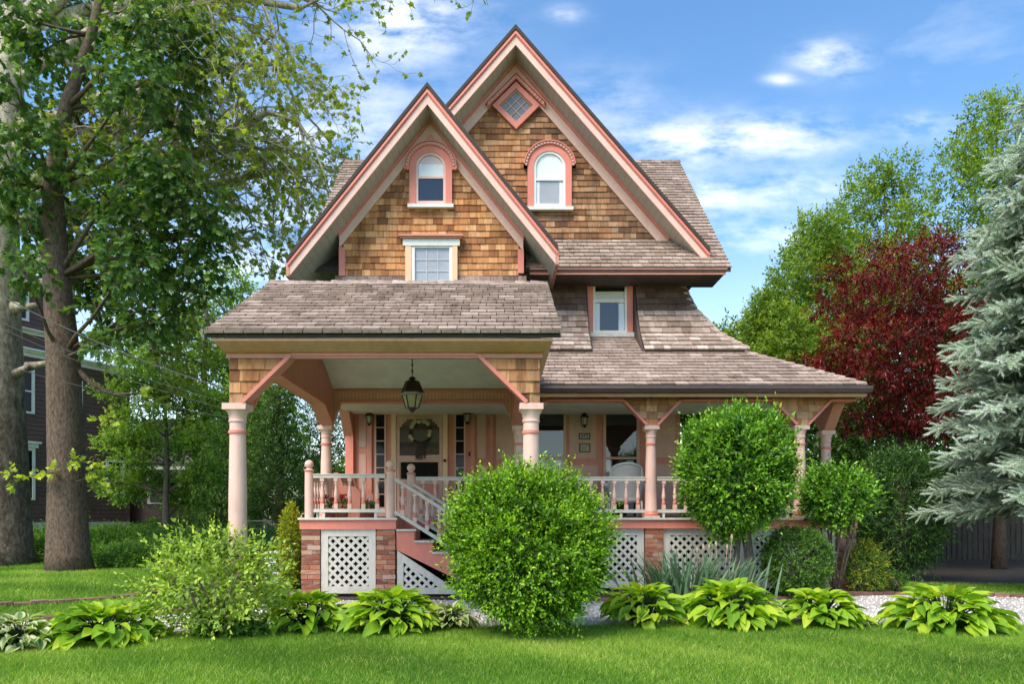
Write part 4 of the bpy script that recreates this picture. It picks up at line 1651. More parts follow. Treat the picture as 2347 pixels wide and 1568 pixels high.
def edging(pts, label, wid=.19, ln=.215, h=.075):
    root = thing('brick_edging', (pts[0][0], pts[0][1], 0), label, 'edging')
    dens = spline(pts, 400)
    seg = np.r_[0, np.cumsum(np.hypot(*np.diff(dens, axis=0).T))]
    s = 0
    while s + ln < seg[-1]:
        a = np.array([np.interp(s + .004, seg, dens[:, k]) for k in (0, 1)])
        b = np.array([np.interp(s + ln - .006, seg, dens[:, k]) for k in (0, 1)])
        z0 = float(ground_h(a[0], a[1]))
        hh = h + random.uniform(-.012, .012)
        m = MB().beam((a[0], a[1], z0 + hh / 2 - .02), (b[0], b[1], z0 + hh / 2 - .02 + random.uniform(-.005, .005)), wid + random.uniform(-.01, .01), hh)
        add('brick', mesh_np('brick', m.v, m.f, M['edging'], {'rnd': np.full(len(m.v), random.random())}), root)
        s += ln
    return root


edging([(5.0, 11.85), (5.7, 12.15), (6.3, 12.38), (7.2, 12.30), (8.0, 12.13), (9.4, 11.55)], 'low brick edging along the far side of the gravel at right')
edging([(-7.6, 8.78), (-6.6, 9.0), (-5.6, 9.35), (-4.7, 9.8), (-4.1, 10.4)], 'low brick edging between gravel and grass at lower left')
edging([(-8.2, 10.2), (-7.2, 10.75), (-6.4, 11.4), (-5.8, 12.2), (-5.2, 13.4)], 'narrow brown brick strip crossing the left lawn', .22)
edging([(.7, 11.45), (2, 11.5), (3.4, 11.56), (4.9, 11.8)], 'low brick edging behind the hostas in front of the lattice')

# gravel stones scattered over the sheet
n = 11000
sx = RNG.uniform(-7.6, 9.2, n)
t_ = RNG.random(n) ** 1.3
sy = edge_y(NEAR, sx) + t_ * (edge_y(FAR, sx) - edge_y(NEAR, sx))
oct_v = np.array([(1, 0, 0), (-1, 0, 0), (0, 1, 0), (0, -1, 0), (0, 0, 1), (0, 0, -.3)], float)
oct_f = np.array([(0, 2, 4), (2, 1, 4), (1, 3, 4), (3, 0, 4)])
sc_ = RNG.uniform(.008, .019, n)[:, None, None] * RNG.uniform(.6, 1.2, (n, 1, 3))
an = RNG.uniform(0, 6.28, n)
cs, sn = np.cos(an)[:, None], np.sin(an)[:, None]
vv_ = oct_v[None] * sc_
vr = np.stack([vv_[..., 0] * cs - vv_[..., 1] * sn, vv_[..., 0] * sn + vv_[..., 1] * cs, vv_[..., 2]], -1)
vr += np.stack([sx, sy, np.full(n, .006)], -1)[:, None]
fr_ = (oct_f[None] + (np.arange(n) * 6)[:, None, None]).reshape(-1, 3)
M['pebble'] = leaf_mat('white_pebble', [(0, (.50, .43, .38)), (.4, (.70, .66, .62)), (1, (.85, .83, .80))], 0.0, .9, .1, clumpamt=.1)
tag(add('gravel', mesh_np('gravel', vr.reshape(-1, 3), fr_, M['pebble'], {'rnd': np.repeat(RNG.random(n), 6)})), 'loose white gravel covering the curved driveway', None, kind='stuff')

# ------------------------------------------------------------------ foliage tools
T_OVAL = (np.array([(0, 0, 0), (.40, -.27, .05), (1, 0, -.07), (.40, .27, .05)]), np.array([(0, 1, 2), (0, 2, 3)]))
T_LANCE = (np.array([(0, 0, 0), (.35, -.14, .03), (1, 0, -.12), (.35, .14, .03)]), np.array([(0, 1, 2), (0, 2, 3)]))
_ml = [(0, 0), (-.10, .26), (.14, .30), (.10, .56), (.36, .34), (.52, .46), (.56, .22), (1.0, 0), (.56, -.22), (.52, -.46), (.36, -.34), (.10, -.56), (.14, -.30), (-.10, -.26)]
T_MAPLE = (np.array([(.30, 0, .03)] + [(a, b, -.12 * abs(b) - .05 * a * a) for a, b in _ml]), np.array([(0, i + 1, (i + 1) % len(_ml) + 1) for i in range(len(_ml))]))


def unit(a):
    return a / np.maximum(np.linalg.norm(a, axis=-1, keepdims=True), 1e-9)


def leaf_mesh(name, pos, axis, nrm, size, rnd, tpl, mat):
    tv, tf = tpl
    n, k = len(pos), len(tv)
    x = unit(axis)
    z = unit(nrm - x * np.sum(nrm * x, -1, keepdims=True))
    y = np.cross(z, x)
    s = np.asarray(size).reshape(-1, 1, 1)
    v = pos[:, None] + s * (tv[None, :, 0:1] * x[:, None] + tv[None, :, 1:2] * y[:, None] + tv[None, :, 2:3] * z[:, None])
    f = (tf[None] + (np.arange(n) * k)[:, None, None]).reshape(-1, 3)
    return mesh_np(name, v.reshape(-1, 3), f, mat, {'rnd': np.repeat(rnd, k)})


def sphere_dirs(n, rng):
    return unit(rng.normal(size=(n, 3)))


def shoot_leaves(base, dirs, length, per, size, rng, flat=.5, up=.5, tip_gain=.35, droop=0.0):
    """leaves set spirally along short shoots"""
    n = len(base)
    ref = np.where(np.abs(dirs[:, 2:3]) < .9, np.array([[0, 0, 1.0]]), np.array([[1.0, 0, 0]]))
    s = unit(np.cross(dirs, ref))
    o = np.cross(dirs, s)
    P, A, Nn, S, Rr = [], [], [], [], []
    a0 = rng.uniform(0, 6.28, n)
    tone = rng.uniform(0, 1, n)
    for k in range(per):
        f = (k + .5) / per
        ang = (a0 + k * 2.4)[:, None]
        rad = s * np.cos(ang) + o * np.sin(ang)
        P.append(base + dirs * (length * f)[:, None] + rng.normal(0, .006, (n, 3)))
        ax = rad * (1.0 - .55 * f) + dirs * (.35 + .75 * f) + np.array([0, 0, -droop])
        A.append(ax)
        Nn.append(dirs * flat + np.array([0, 0, up]) + rng.normal(0, .35, (n, 3)))
        S.append(size * rng.uniform(.65, 1.15, n) * (1.0 - .35 * f * f))
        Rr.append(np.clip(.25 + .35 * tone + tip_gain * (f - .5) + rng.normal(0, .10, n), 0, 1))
    return [np.concatenate(q) for q in (P, A, Nn, S, Rr)]


def lump(d, seed, amp):
    r = np.random.default_rng(seed)
    out = np.zeros(len(d))
    for k in range(9):
        w = r.normal(size=3) * (2.0 + k * .7)
        out += np.sin(d @ w + r.uniform(0, 6.28)) / (1 + k * .35)
    for k in range(10):
        w = r.normal(size=3) * (9.0 + k * 1.2)
        out += .55 * np.sin(d @ w + r.uniform(0, 6.28))
    return 1 + amp * out / 3


def superell(d, p):
    return d / (np.sum(np.abs(d) ** p, -1, keepdims=True) ** (1 / p)) if p else d


def shrub(name, label, cat, x, y, zc, rx, ry, rz, n, size, mat, seed, per=8, slen=.13, tpl=T_OVAL, stems=None, amp=.07, zmin=.03, core=.35, flat_bottom=None, up=.5, jit=.5, group=None, bark='bark_grey', thin=1.0, box=0):
    """clipped or loose shrub: leafy shoots over a lumpy ellipsoid with inner leaves and stems"""
    rng = np.random.default_rng(seed)
    z0 = float(ground_h(x, y))
    root = thing(name, (x, y, z0), label, cat, group)
    d = sphere_dirs(n, rng)
    rr = lump(d, seed, amp) * (1 - np.abs(rng.normal(0, .055 * thin, n)))
    base = np.array([x, y, zc]) + superell(d, box) * np.array([rx, ry, rz]) * rr[:, None]
    base -= d * slen * .75
    gapn = lump(d, seed + 99, 1.0)
    keep = (base[:, 2] > z0 + zmin) & (gapn > np.quantile(gapn, .08))
    d, base = d[keep], base[keep]
    dirs = unit(d + np.array([0, 0, .35]) + rng.normal(0, jit, d.shape))
    ln = slen * rng.uniform(.6, 1.4, len(d)) * np.where(rng.random(len(d)) < .035, rng.uniform(1.3, 2.0, len(d)), 1.0)
    q = shoot_leaves(base, dirs, ln, per, size, rng, up=up)
    # inner leaves
    m = int(n * core * per)
    d2 = sphere_dirs(m, rng)
    b2 = np.array([x, y, zc]) + superell(d2, box) * np.array([rx, ry, rz]) * (rng.uniform(.55, .88, m) * lump(d2, seed, amp))[:, None]
    k2 = b2[:, 2] > z0 + zmin
    d2, b2 = d2[k2], b2[k2]
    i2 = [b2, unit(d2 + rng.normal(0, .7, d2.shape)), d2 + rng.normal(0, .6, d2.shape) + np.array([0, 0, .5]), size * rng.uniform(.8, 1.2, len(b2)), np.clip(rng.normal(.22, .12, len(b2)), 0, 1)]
    q = [np.concatenate([a, b]) for a, b in zip(q, i2)]
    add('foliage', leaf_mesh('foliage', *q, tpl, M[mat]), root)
    st = MB()
    for k in range(stems if stems is not None else 7):
        a = rng.uniform(0, 6.28)
        e = np.array([x + math.cos(a) * rx * .62, y + math.sin(a) * ry * .62, zc + rng.uniform(-.1, .55) * rz])
        s0 = np.array([x + rng.uniform(-.06, .06), y + rng.uniform(-.06, .06), z0 - .03])
        mid = s0 * .45 + e * .55 + rng.normal(0, .05, 3)
        mid[2] = max(mid[2], z0 + .1)
        st.tube([s0, mid, e], [.022, .016, .007], 6)
    if st.v:
        st.build('stem', M[bark], root, True)
    return root


M['bark_grey'] = bark_mat('grey_bark', (.055, .045, .036), (.12, .10, .08), (.22, .19, .16), (30, 30, 8))
M['bark_brown'] = bark_mat('brown_bark', (.045, .030, .022), (.135, .094, .068), (.21, .155, .118), (15, 15, 6))
M['bark_syc'] = bark_mat('sycamore_bark', (.055, .036, .026), (.125, .092, .068), (.24, .19, .145), (9, 9, 4.5), (3.5, 9.0))
M['bark_twig'] = bark_mat('pale_twig_bark', (.09, .068, .045), (.19, .15, .105), (.32, .27, .20), (12, 12, 12))

G = lambda *s: [(p, c) for p, c in s]
M['lf_bush'] = leaf_mat('privet_leaf', G((0, (0.031, 0.080, 0.009)), (.3, (0.102, 0.241, 0.015)), (.62, (0.276, 0.536, 0.028)), (1, (0.652, 0.816, 0.058))), .34, .42, .4, clump=3.0, clumpamt=.2)
M['lf_topiary'] = leaf_mat('holly_leaf', G((0, (0.024, 0.078, 0.012)), (.3, (0.081, 0.217, 0.019)), (.62, (0.212, 0.470, 0.036)), (1, (0.527, 0.800, 0.069))), .32, .36, .5, clump=3.0, clumpamt=.18)
M['lf_mound'] = leaf_mat('box_leaf', G((0, (0.025, 0.069, 0.012)), (.4, (0.080, 0.199, 0.022)), (1, (0.240, 0.431, 0.047))), .3, .45, .4, clumpamt=.12)
M['lf_open'] = leaf_mat('open_shrub_leaf', G((0, (0.095, 0.143, 0.028)), (.35, (0.272, 0.420, 0.067)), (.65, (0.569, 0.746, 0.106)), (.9, (0.751, 0.807, 0.137)), (1, (0.751, 0.807, 0.137))), .4, .5, .35, clump=2.2, clumpamt=.15)
M['lf_yellow'] = leaf_mat('golden_leaf', G((0, (0.125, 0.163, 0.015)), (.5, (0.375, 0.413, 0.025)), (1, (0.650, 0.575, 0.037))), .35, .5, .3, clumpamt=.1)
M['lf_nandina'] = leaf_mat('gold_tipped_leaf', G((0, (.05, .12, .02)), (.42, (.15, .28, .04)), (.60, (.42, .42, .03)), (1, (.80, .46, .02))), .3, .5, .3, clumpamt=.04)
M['lf_dark'] = leaf_mat('dark_evergreen_leaf', G((0, (0.020, 0.051, 0.017)), (.4, (0.054, 0.138, 0.029)), (.8, (0.146, 0.303, 0.048)), (1, (0.293, 0.485, 0.081))), .25, .45, .35, clumpamt=.15)
M['lf_pear'] = leaf_mat('pear_leaf', G((0, (0.053, 0.101, 0.018)), (.35, (0.152, 0.255, 0.031)), (.7, (0.304, 0.432, 0.050)), (1, (0.537, 0.618, 0.084))), .42, .5, .3, clump=.7, clumpamt=.18)
M['lf_under'] = leaf_mat('understorey_leaf', G((0, (0.062, 0.117, 0.024)), (.4, (0.175, 0.315, 0.049)), (.75, (0.351, 0.531, 0.078)), (1, (0.578, 0.746, 0.139))), .42, .55, .25, clump=.5, clumpamt=.2)
M['lf_hemlock'] = leaf_mat('hemlock_leaf', G((0, (0.032, 0.072, 0.026)), (.45, (0.083, 0.171, 0.042)), (.8, (0.190, 0.328, 0.068)), (1, (0.380, 0.522, 0.104))), .3, .6, .2, clump=.5, clumpamt=.2)
M['lf_maple'] = leaf_mat('maple_leaf', G((0, (0.032, 0.072, 0.021)), (.4, (0.077, 0.168, 0.041)), (.75, (0.178, 0.306, 0.062)), (1, (0.418, 0.526, 0.097))), .42, .42, .35, clump=.6, clumpamt=.16)
M['lf_syc'] = leaf_mat('sycamore_leaf', G((0, (0.120, 0.165, 0.030)), (.4, (0.239, 0.313, 0.052)), (.75, (0.359, 0.448, 0.074)), (1, (0.508, 0.538, 0.150))), .58, .5, .3, clump=.6, clumpamt=.12)
M['lf_red'] = leaf_mat('red_maple_leaf', G((0, (0.046, 0.006, 0.006)), (.4, (0.158, 0.012, 0.014)), (.75, (0.349, 0.027, 0.022)), (1, (0.580, 0.083, 0.057))), .28, .45, .35, clump=1.0, clumpamt=.15)
M['lf_spruce'] = leaf_mat('blue_spruce_needle', G((0, (0.141, 0.175, 0.118)), (.4, (0.361, 0.443, 0.334)), (.7, (0.631, 0.741, 0.602)), (1, (0.748, 0.748, 0.748))), .10, .6, .25, clump=1.2, clumpamt=.15)
M['lf_fern'] = leaf_mat('ground_cover_leaf', G((0, (0.040, 0.095, 0.022)), (.5, (0.125, 0.272, 0.037)), (1, (0.280, 0.504, 0.064))), .35, .55, .25, clump=1.2, clumpamt=.15)
M['lf_hosta'] = leaf_mat('hosta_leaf', G((0, (.12, .28, .025)), (.4, (.25, .44, .034)), (.75, (.40, .58, .045)), (1, (.52, .64, .06))), .42, .45, .3, True, 3.0, .10)
M['lf_vari'] = leaf_mat('variegated_hosta_leaf', G((0, (0.060, 0.156, 0.036)), (.5, (0.132, 0.276, 0.060)), (1, (0.264, 0.396, 0.108))), .3, .4, .4, True, 3.0, .05)
M['lf_cream'] = leaf_mat('cream_leaf_margin', G((0, (.45, .48, .22)), (1, (.65, .65, .36))), .3, .4, .4, True, 3.0, .05)
M['lf_iris'] = leaf_mat('iris_blade', G((0, (0.072, 0.150, 0.085)), (.5, (0.130, 0.247, 0.137)), (1, (0.221, 0.364, 0.208))), .25, .5, .35, True, 3.0, .1)
M['lf_grass'] = leaf_mat('grass_blade', G((0, (0.089, 0.194, 0.023)), (.4, (0.168, 0.334, 0.034)), (.75, (0.280, 0.466, 0.055)), (1, (0.538, 0.590, 0.145))), .40, .5, .25, clump=.9, clumpamt=.16)

# ------------------------------------------------------------------ lawn grass
def grass(n, xf, yf, h, wd, seed):
    rng = np.random.default_rng(seed)
    x, y = xf(rng, n), None
    x, y = yf(rng, x)
    n = len(x)
    z = ground_h(x, y)
    a = rng.uniform(0, 6.28, n)
    hh = h * rng.uniform(.55, 1.35, n)
    lean = rng.normal(0, .55, (n, 2)) * hh[:, None]
    w = wd * rng.uniform(.7, 1.3, n)
    b0 = np.stack([x - np.cos(a) * w, y - np.sin(a) * w, z], -1)
    b1 = np.stack([x + np.cos(a) * w, y + np.sin(a) * w, z], -1)
    tp = np.stack([x + lean[:, 0], y + lean[:, 1], z + hh], -1)
    v = np.stack([b0, b1, tp], 1).reshape(-1, 3)
    f = np.arange(3 * n).reshape(-1, 3)
    drift = .20 * np.sin(x * 1.1 + .7 * np.sin(y * 1.9)) + .16 * np.sin(y * 2.7 + 1.3 * np.sin(x * .8)) + .08 * np.sin(x * 5.1 + y * 3.3)
    tone = rng.normal(.48, .2, n) + drift
    dry = rng.random(n) < .03 + .12 * (np.sin(x * 2.3 + 1.1 * np.sin(y * 3.1)) * np.sin(y * 3.7 + x) > .72)
    tone = np.where(dry, 1.0, np.clip(tone, 0, .92))
    return v, f, np.repeat(tone, 3)


GV, GF, GR = [], [], []


def add_grass(*a):
    v, f, r = grass(*a)
    o = sum(len(q) for q in GV)
    GV.append(v); GF.append(f + o); GR.append(r)


def fore(rng, x):
    u = rng.random(len(x)) ** .62
    y1 = edge_y(NEAR, x) - .12 + .05 * np.sin(x * 7) + .04 * np.sin(x * 17)
    y = y1 - (1 - u) ** 1.0 * (y1 - 4.9)
    k = (np.abs(x - .1) < .78 * y + .5)
    return x[k], y[k]


add_grass(290000, lambda r, n: r.uniform(-7.5, 7.5, n), fore, .040, .0030, 3)


def leftlawn(rng, x):
    y = rng.uniform(9.2, 21, len(x))
    k = (y > edge_y(FAR, x) + .12) & ((x < -4.3) | (y > 13.8)) & (x > -.80 * y)
    return x[k], y[k]


add_grass(120000, lambda r, n: r.uniform(-14, -3.6, n), leftlawn, .055, .006, 4)


def rightlawn(rng, x):
    y = rng.uniform(11.5, 15.5, len(x))
    k = (y > edge_y(FAR, x) + .14) & (y < edge_y(FAR, x) + 2.7 + .25 * np.sin(x * 2))
    return x[k], y[k]


add_grass(32000, lambda r, n: r.uniform(6.95, 11.5, n), rightlawn, .055, .005, 5)


def fringe(rng, x):
    y = edge_y(NEAR, x) - .10 + rng.normal(0, .06, len(x))
    return x, y


add_grass(9000, lambda r, n: r.uniform(-7, 8, n), fringe, .075, .0035, 6)
tag(add('grass', mesh_np('grass', np.concatenate(GV), np.concatenate(GF), M['lf_grass'], {'rnd': np.concatenate(GR)})), 'short mown green lawn grass', None, kind='stuff')

# clover and fallen leaves in the lawn
nl = 5200
lx = RNG.uniform(-6.2, 7.0, nl)
cl = np.sin(lx * 1.9 + 2) + np.sin(lx * 4.3)
ly = edge_y(NEAR, lx) - .2 - RNG.random(nl) ** 1.2 * 3.0
kp = (np.sin(lx * 2.1 + 1.5 * np.sin(ly * 2.6)) * np.sin(ly * 3.1 + lx * .7) > .45)
lx, ly = lx[kp], ly[kp]
nl = len(lx)
ax_ = RNG.normal(size=(nl, 3)); ax_[:, 2] *= .2
tag(add('clover', leaf_mesh('clover', np.stack([lx, ly, RNG.uniform(.025, .05, nl)], -1), ax_, np.tile([[0, 0, 1.0]], (nl, 1)) + RNG.normal(0, .3, (nl, 3)), RNG.uniform(.018, .034, nl), np.clip(RNG.normal(.35, .15, nl), 0, 1), T_OVAL, M['lf_fern'])), 'patches of clover in the lawn', None, kind='stuff')
nl = 230
lx = RNG.uniform(-6.5, 8.5, nl)
ly = edge_y(NEAR, lx) + RNG.normal(.3, 1.1, nl)
ax_ = RNG.normal(size=(nl, 3)); ax_[:, 2] *= .25
M['dead_leaf'] = leaf_mat('dead_leaf', G((0, (.10, .055, .025)), (.6, (.24, .14, .06)), (1, (.38, .28, .10))), .2, .7, .2)
tag(add('fallen_leaves', leaf_mesh('fallen_leaves', np.stack([lx, ly, np.where(ly < edge_y(NEAR, lx), .045, .016)], -1), ax_, np.tile([[0, 0, 1.0]], (nl, 1)) + RNG.normal(0, .3, (nl, 3)), RNG.uniform(.03, .07, nl), RNG.random(nl), T_OVAL, M['dead_leaf'])), 'dry fallen leaves scattered on lawn and gravel', None, kind='stuff')

# ------------------------------------------------------------------ shrubs in front of the house
shrub('round_bush', 'large round bright green bush in front of the stairs', 'bush', .345, 8.15, .93, .875, .8, .90, 3900, .056, 'lf_bush', 11, 9, .22, amp=.15, stems=12, core=.75, box=2.2)
tp_ = shrub('topiary_tree', 'tall round clipped holly on a bare trunk before the porch', 'topiary', PX(1688, 11.7), 11.7, PZ(1086, 11.7), .86, .8, 1.0, 2700, .080, 'lf_topiary', 12, 8, .22, amp=.13, stems=0, core=.55, box=2.5)
t = MB()
bx = PX(1714, 11.7)
t.tube([(bx, 11.72, -.05), (bx + .05, 11.7, .45), (bx - .02, 11.7, 1.0), (bx - .1, 11.7, 1.7)], [.10, .075, .07, .05], 10)
t.tube([(bx - .16, 11.75, -.05), (bx - .16, 11.75, .7), (bx - .12, 11.7, 1.3)], [.06, .05, .045], 8)
t.build('trunk', M['bark_grey'], tp_, True)
cp = shrub('leggy_shrub', 'smaller leggy light green shrub on bare stems at the porch corner', 'shrub', PX(1915, 12.3), 12.3, PZ(1140, 12.3), .60, .5, .56, 950, .078, 'lf_topiary', 13, 8, .22, amp=.24, stems=8, core=.4)
shrub('clipped_shrub', 'low rounded box shrub between topiary and brick pier', 'shrub', PX(1826, 11.75), 11.75, .60, .58, .5, .60, 1500, .045, 'lf_mound', 14, 8, .10, amp=.05)
shrub('gold_tipped_shrub', 'small shrub with golden orange tips beside the brick edging', 'shrub', PX(1985, 12.5), 12.5, .44, .38, .32, .44, 420, .07, 'lf_nandina', 15, 8, .16, T_LANCE, amp=.12)
shrub('low_shrub', 'tiny feathery shrub right of the gold tipped one', 'shrub', PX(2050, 12.75), 12.75, .20, .22, .2, .22, 160, .05, 'lf_mound', 16, 7, .12, T_LANCE, amp=.15)
shrub('dark_shrub', 'big dark green shrub behind the golden tipped one', 'shrub', PX(2060, 15.2), 15.2, 1.33, 1.02, .9, 1.38, 1900, .10, 'lf_dark', 17, 8, .24, T_LANCE, amp=.16, stems=9)
shrub('open_shrub', 'loose yellowish green shrub in front of the left column', 'shrub', PX(497, 8.05), 8.05, .58, .84, .62, .60, 620, .074, 'lf_open', 18, 8, .26, amp=.30, stems=24, jit=.7, core=.22, bark='bark_twig', thin=2.2)
shrub('golden_column_shrub', 'narrow upright golden green shrub against the landing', 'shrub', PX(667, 13.4), 13.4, .76, .24, .24, .82, 620, .05, 'lf_yellow', 19, 8, .10, amp=.06)
shrub('ground_ivy', 'low dark green ivy patch under the loose left shrub', 'plant', PX(530, 8.1), 8.1, .06, .42, .30, .16, 420, .06, 'lf_fern', 20, 5, .08, stems=0, amp=.2, zmin=.005)
for i, (px_, d_, r_, lab) in enumerate(((95, 21.5, 1.0, 'fern clump between the two big trunks'), (235, 20.4, 1.0, 'low fern clump right of the second trunk'), (345, 21.0, .95, 'taller fern clump below the neighbour window'), (300, 19.0, .7, 'short leafy ground cover on the left lawn edge'), (560, 23, 1.3, 'dark low bush seen left of the porch column'), (440, 22.5, 1.2, 'dark low bush below the wing window'), (720, 24, 1.4, 'dark low bush seen between column and landing'))):
    x = PX(px_, d_)
    z0 = float(ground_h(x, d_))
    shrub('ground_cover', lab, 'plant', x, d_, z0 + .15, r_ * 1.15, r_ * .8, .42 + .2 * (i > 3), 460, .13, 'lf_fern' if i < 4 else 'lf_dark', 30 + i, 7, .25, T_LANCE, stems=0, amp=.2, zmin=.01)


# ------------------------------------------------------------------ hostas, leaf by leaf
def hosta_leaf(L, W, bend, cream=False, seed=0):
    nu, nv = 7, 5
    V_, F_, MI = [], [], []
    for i in range(nu):
        u = i / (nu - 1)
        w = W * (math.sin(math.pi * min(1, (u * .96 + .03)) ** .72) ** .8) * (1 - .12 * u) + .002
        xx = L * u
        zz = -bend * L * u * u
        for j in range(nv):
            s = (j / (nv - 1) - .5) * 2
            ripple = .035 * L * math.sin(u * 9 + seed) * abs(s) ** 2
            V_.append((xx, s * w / 2, zz + .22 * w * abs(s) ** 1.4 + ripple))
    for i in range(nu - 1):
        for j in range(nv - 1):
            a = i * nv + j
            F_.append([a, a + 1, a + nv + 1, a + nv])
            MI.append(1 if cream and j in (0, nv - 2) else 0)
    return V_, F_, MI


HL = [mesh_np('leaf', *hosta_leaf(1, .66, b, False, s)[:2], M['lf_hosta'], smooth=True) for b, s in ((.30, 0), (.48, 1), (.18, 2))]
HV = []
for b, s in ((.30, 0), (.45, 1)):
    q = hosta_leaf(1, .68, b, True, s)
    HV.append(mesh_np('leaf', q[0], q[1], [M['lf_vari'], M['lf_cream']], smooth=True, midx=q[2]))


def hosta(x, y, rad, hgt, n, label, meshes, seed, leaf=.25):
    rad *= 1.22
    hgt *= .9
    rng = random.Random(seed)
    root = thing('hosta', (x, y, .01), label, 'hosta', 'hostas along the driveway edge')
    st = MB()
    n = min(290, int(n * 2.7))
    sq = rng.uniform(.85, 1.15)
    for k in range(n):
        t = (k + .5) / n                      # 0 = heart, 1 = outermost
        a = k * 2.39996 + rng.uniform(-.3, .3)
        r = rad * (.06 + .72 * t ** .55) * rng.uniform(.85, 1.1)
        L = leaf * .80 * rng.uniform(.65, 1.25) * (.85 + .25 * t)
        el = math.radians(44 * (1 - t) ** 1.5 - 10 * t + rng.uniform(-16, 16))
        z = hgt * sq * math.sqrt(max(.03, 1 - (.95 * t ** .55) ** 2)) * .82
        if t > .3:
            z *= 1 - .75 * rng.random() ** 1.6
        z += rng.uniform(0, .05)
        p = Vector((x + math.cos(a) * r * .8, y + math.sin(a) * r * .8, max(z, .04) + .01))
        o = add('leaf', rng.choice(meshes), root, p, (rng.uniform(-.5, .5), -el, a + rng.uniform(-.55, .55)), (L, L, L))
        st.tube([(x + math.cos(a) * .04, y + math.sin(a) * .04, .0), tuple((Vector((x, y, 0)) * .35 + p * .65) + Vector((0, 0, .02))), tuple(p)], [.006, .005, .003], 4, cap=False)
    st.build('leaf_stalk', M['lf_fern'], root)
    return root


hosta(PX(235, 7.75), 7.75, .66, .40, 84, 'large lime green hosta at the lower left corner', HL, 1, .27)
hosta(PX(45, 7.35), 7.35, .42, .27, 60, 'cream edged variegated hosta at the far left edge', HV, 2, .17)
hosta(PX(705, 8.55), 8.55, .55, .46, 78, 'lime green hosta before the left brick pier', HL, 3, .23)
hosta(PX(897, 8.5), 8.5, .64, .52, 92, 'lime green hosta in front of the stair lattice', HL, 4, .25)
hosta(PX(1035, 8.6), 8.6, .30, .26, 52, 'small cream edged hosta beside the round bush', HV, 5, .14)
hosta(PX(1475, 8.95), 8.95, .52, .46, 78, 'lime green hosta just right of the round bush', HL, 6, .23)
hosta(PX(1672, 8.95), 8.95, .70, .56, 100, 'biggest lime green hosta, in front of the iris clump', HL, 7, .26)
hosta(PX(1880, 8.95), 8.95, .56, .46, 82, 'lime green hosta before the low box shrub', HL, 8, .23)
hosta(PX(2165, 8.6), 8.6, .72, .50, 100, 'lone lime green hosta on the gravel at far right', HL, 9, .26)


# ------------------------------------------------------------------ iris clump
def blade(bend):
    V_, F_ = [], []
    n = 6
    for i in range(n):
        u = i / (n - 1)
        w = .030 * (1 - u ** 2.2) + .002
        V_ += [(bend * u * u, -w, u * (1 - .12 * bend * u)), (bend * u * u, w, u * (1 - .12 * bend * u))]
    for i in range(n - 1):
        F_.append([2 * i, 2 * i + 1, 2 * i + 3, 2 * i + 2])
    return V_, F_


IB = [mesh_np('blade', *blade(b), M['lf_iris'], smooth=True) for b in (.08, .28, .55)]
ir = thing('iris_clump', (PX(1580, 10.9), 10.9, .006), 'clump of grey green iris blades in front of the lattice', 'iris')
rr = random.Random(5)
for k in range(270):
    x = PX(1580, 10.9) + rr.gauss(0, .42)
    y = 10.9 + rr.gauss(0, .16)
    L = rr.uniform(.58, .92)
    off = (x - PX(1580, 10.9))
    a = (0 if off > 0 else math.pi) + rr.uniform(-1.0, 1.0) if rr.random() < .7 else rr.uniform(0, 6.28)
    add('blade', rr.choice(IB), ir, (x, y, .0), (rr.uniform(-.15, .15), abs(off) * .28 + rr.uniform(0, .15), a), (L, L, L))
stl = MB()
M['straw'] = plain('dry_straw', (.42, .33, .22), .9)
for k in range(7):
    x, y = PX(1625, 10.9) + rr.uniform(-.22, .3), 10.95 + rr.uniform(-.1, .15)
    hgt = rr.uniform(.80, 1.05)
    dx = rr.uniform(-.06, .06)
    stl.tube([(x, y, 0), (x + dx * .5, y, hgt * .6), (x + dx, y, hgt)], [.007, .006, .005], 5)
    stl.lathe(x + dx, y, [(.004, hgt - .06), (.018, hgt - .03), (.02, hgt), (.008, hgt + .04)], 6)
stl.build('flower_stalk', M['straw'], ir)


# ------------------------------------------------------------------ trees
def limb_tubes(mb, a, b, ra, rb, rng, n=5, sag=.0, wob=.12, seg=6):
    a, b = np.array(a, float), np.array(b, float)
    L = np.linalg.norm(b - a)
    pts, rad = [], []
    off = rng.normal(0, wob * L * .35, 3)
    for i in range(n):
        u = i / (n - 1)
        p = a + (b - a) * u + off * math.sin(math.pi * u) + rng.normal(0, wob * L * .05, 3) * (0 < i < n - 1)
        p[2] += sag * L * math.sin(math.pi * u)
        pts.append(p)
        rad.append(ra + (rb - ra) * u ** .8)
    mb.tube(pts, rad, seg)
    return pts


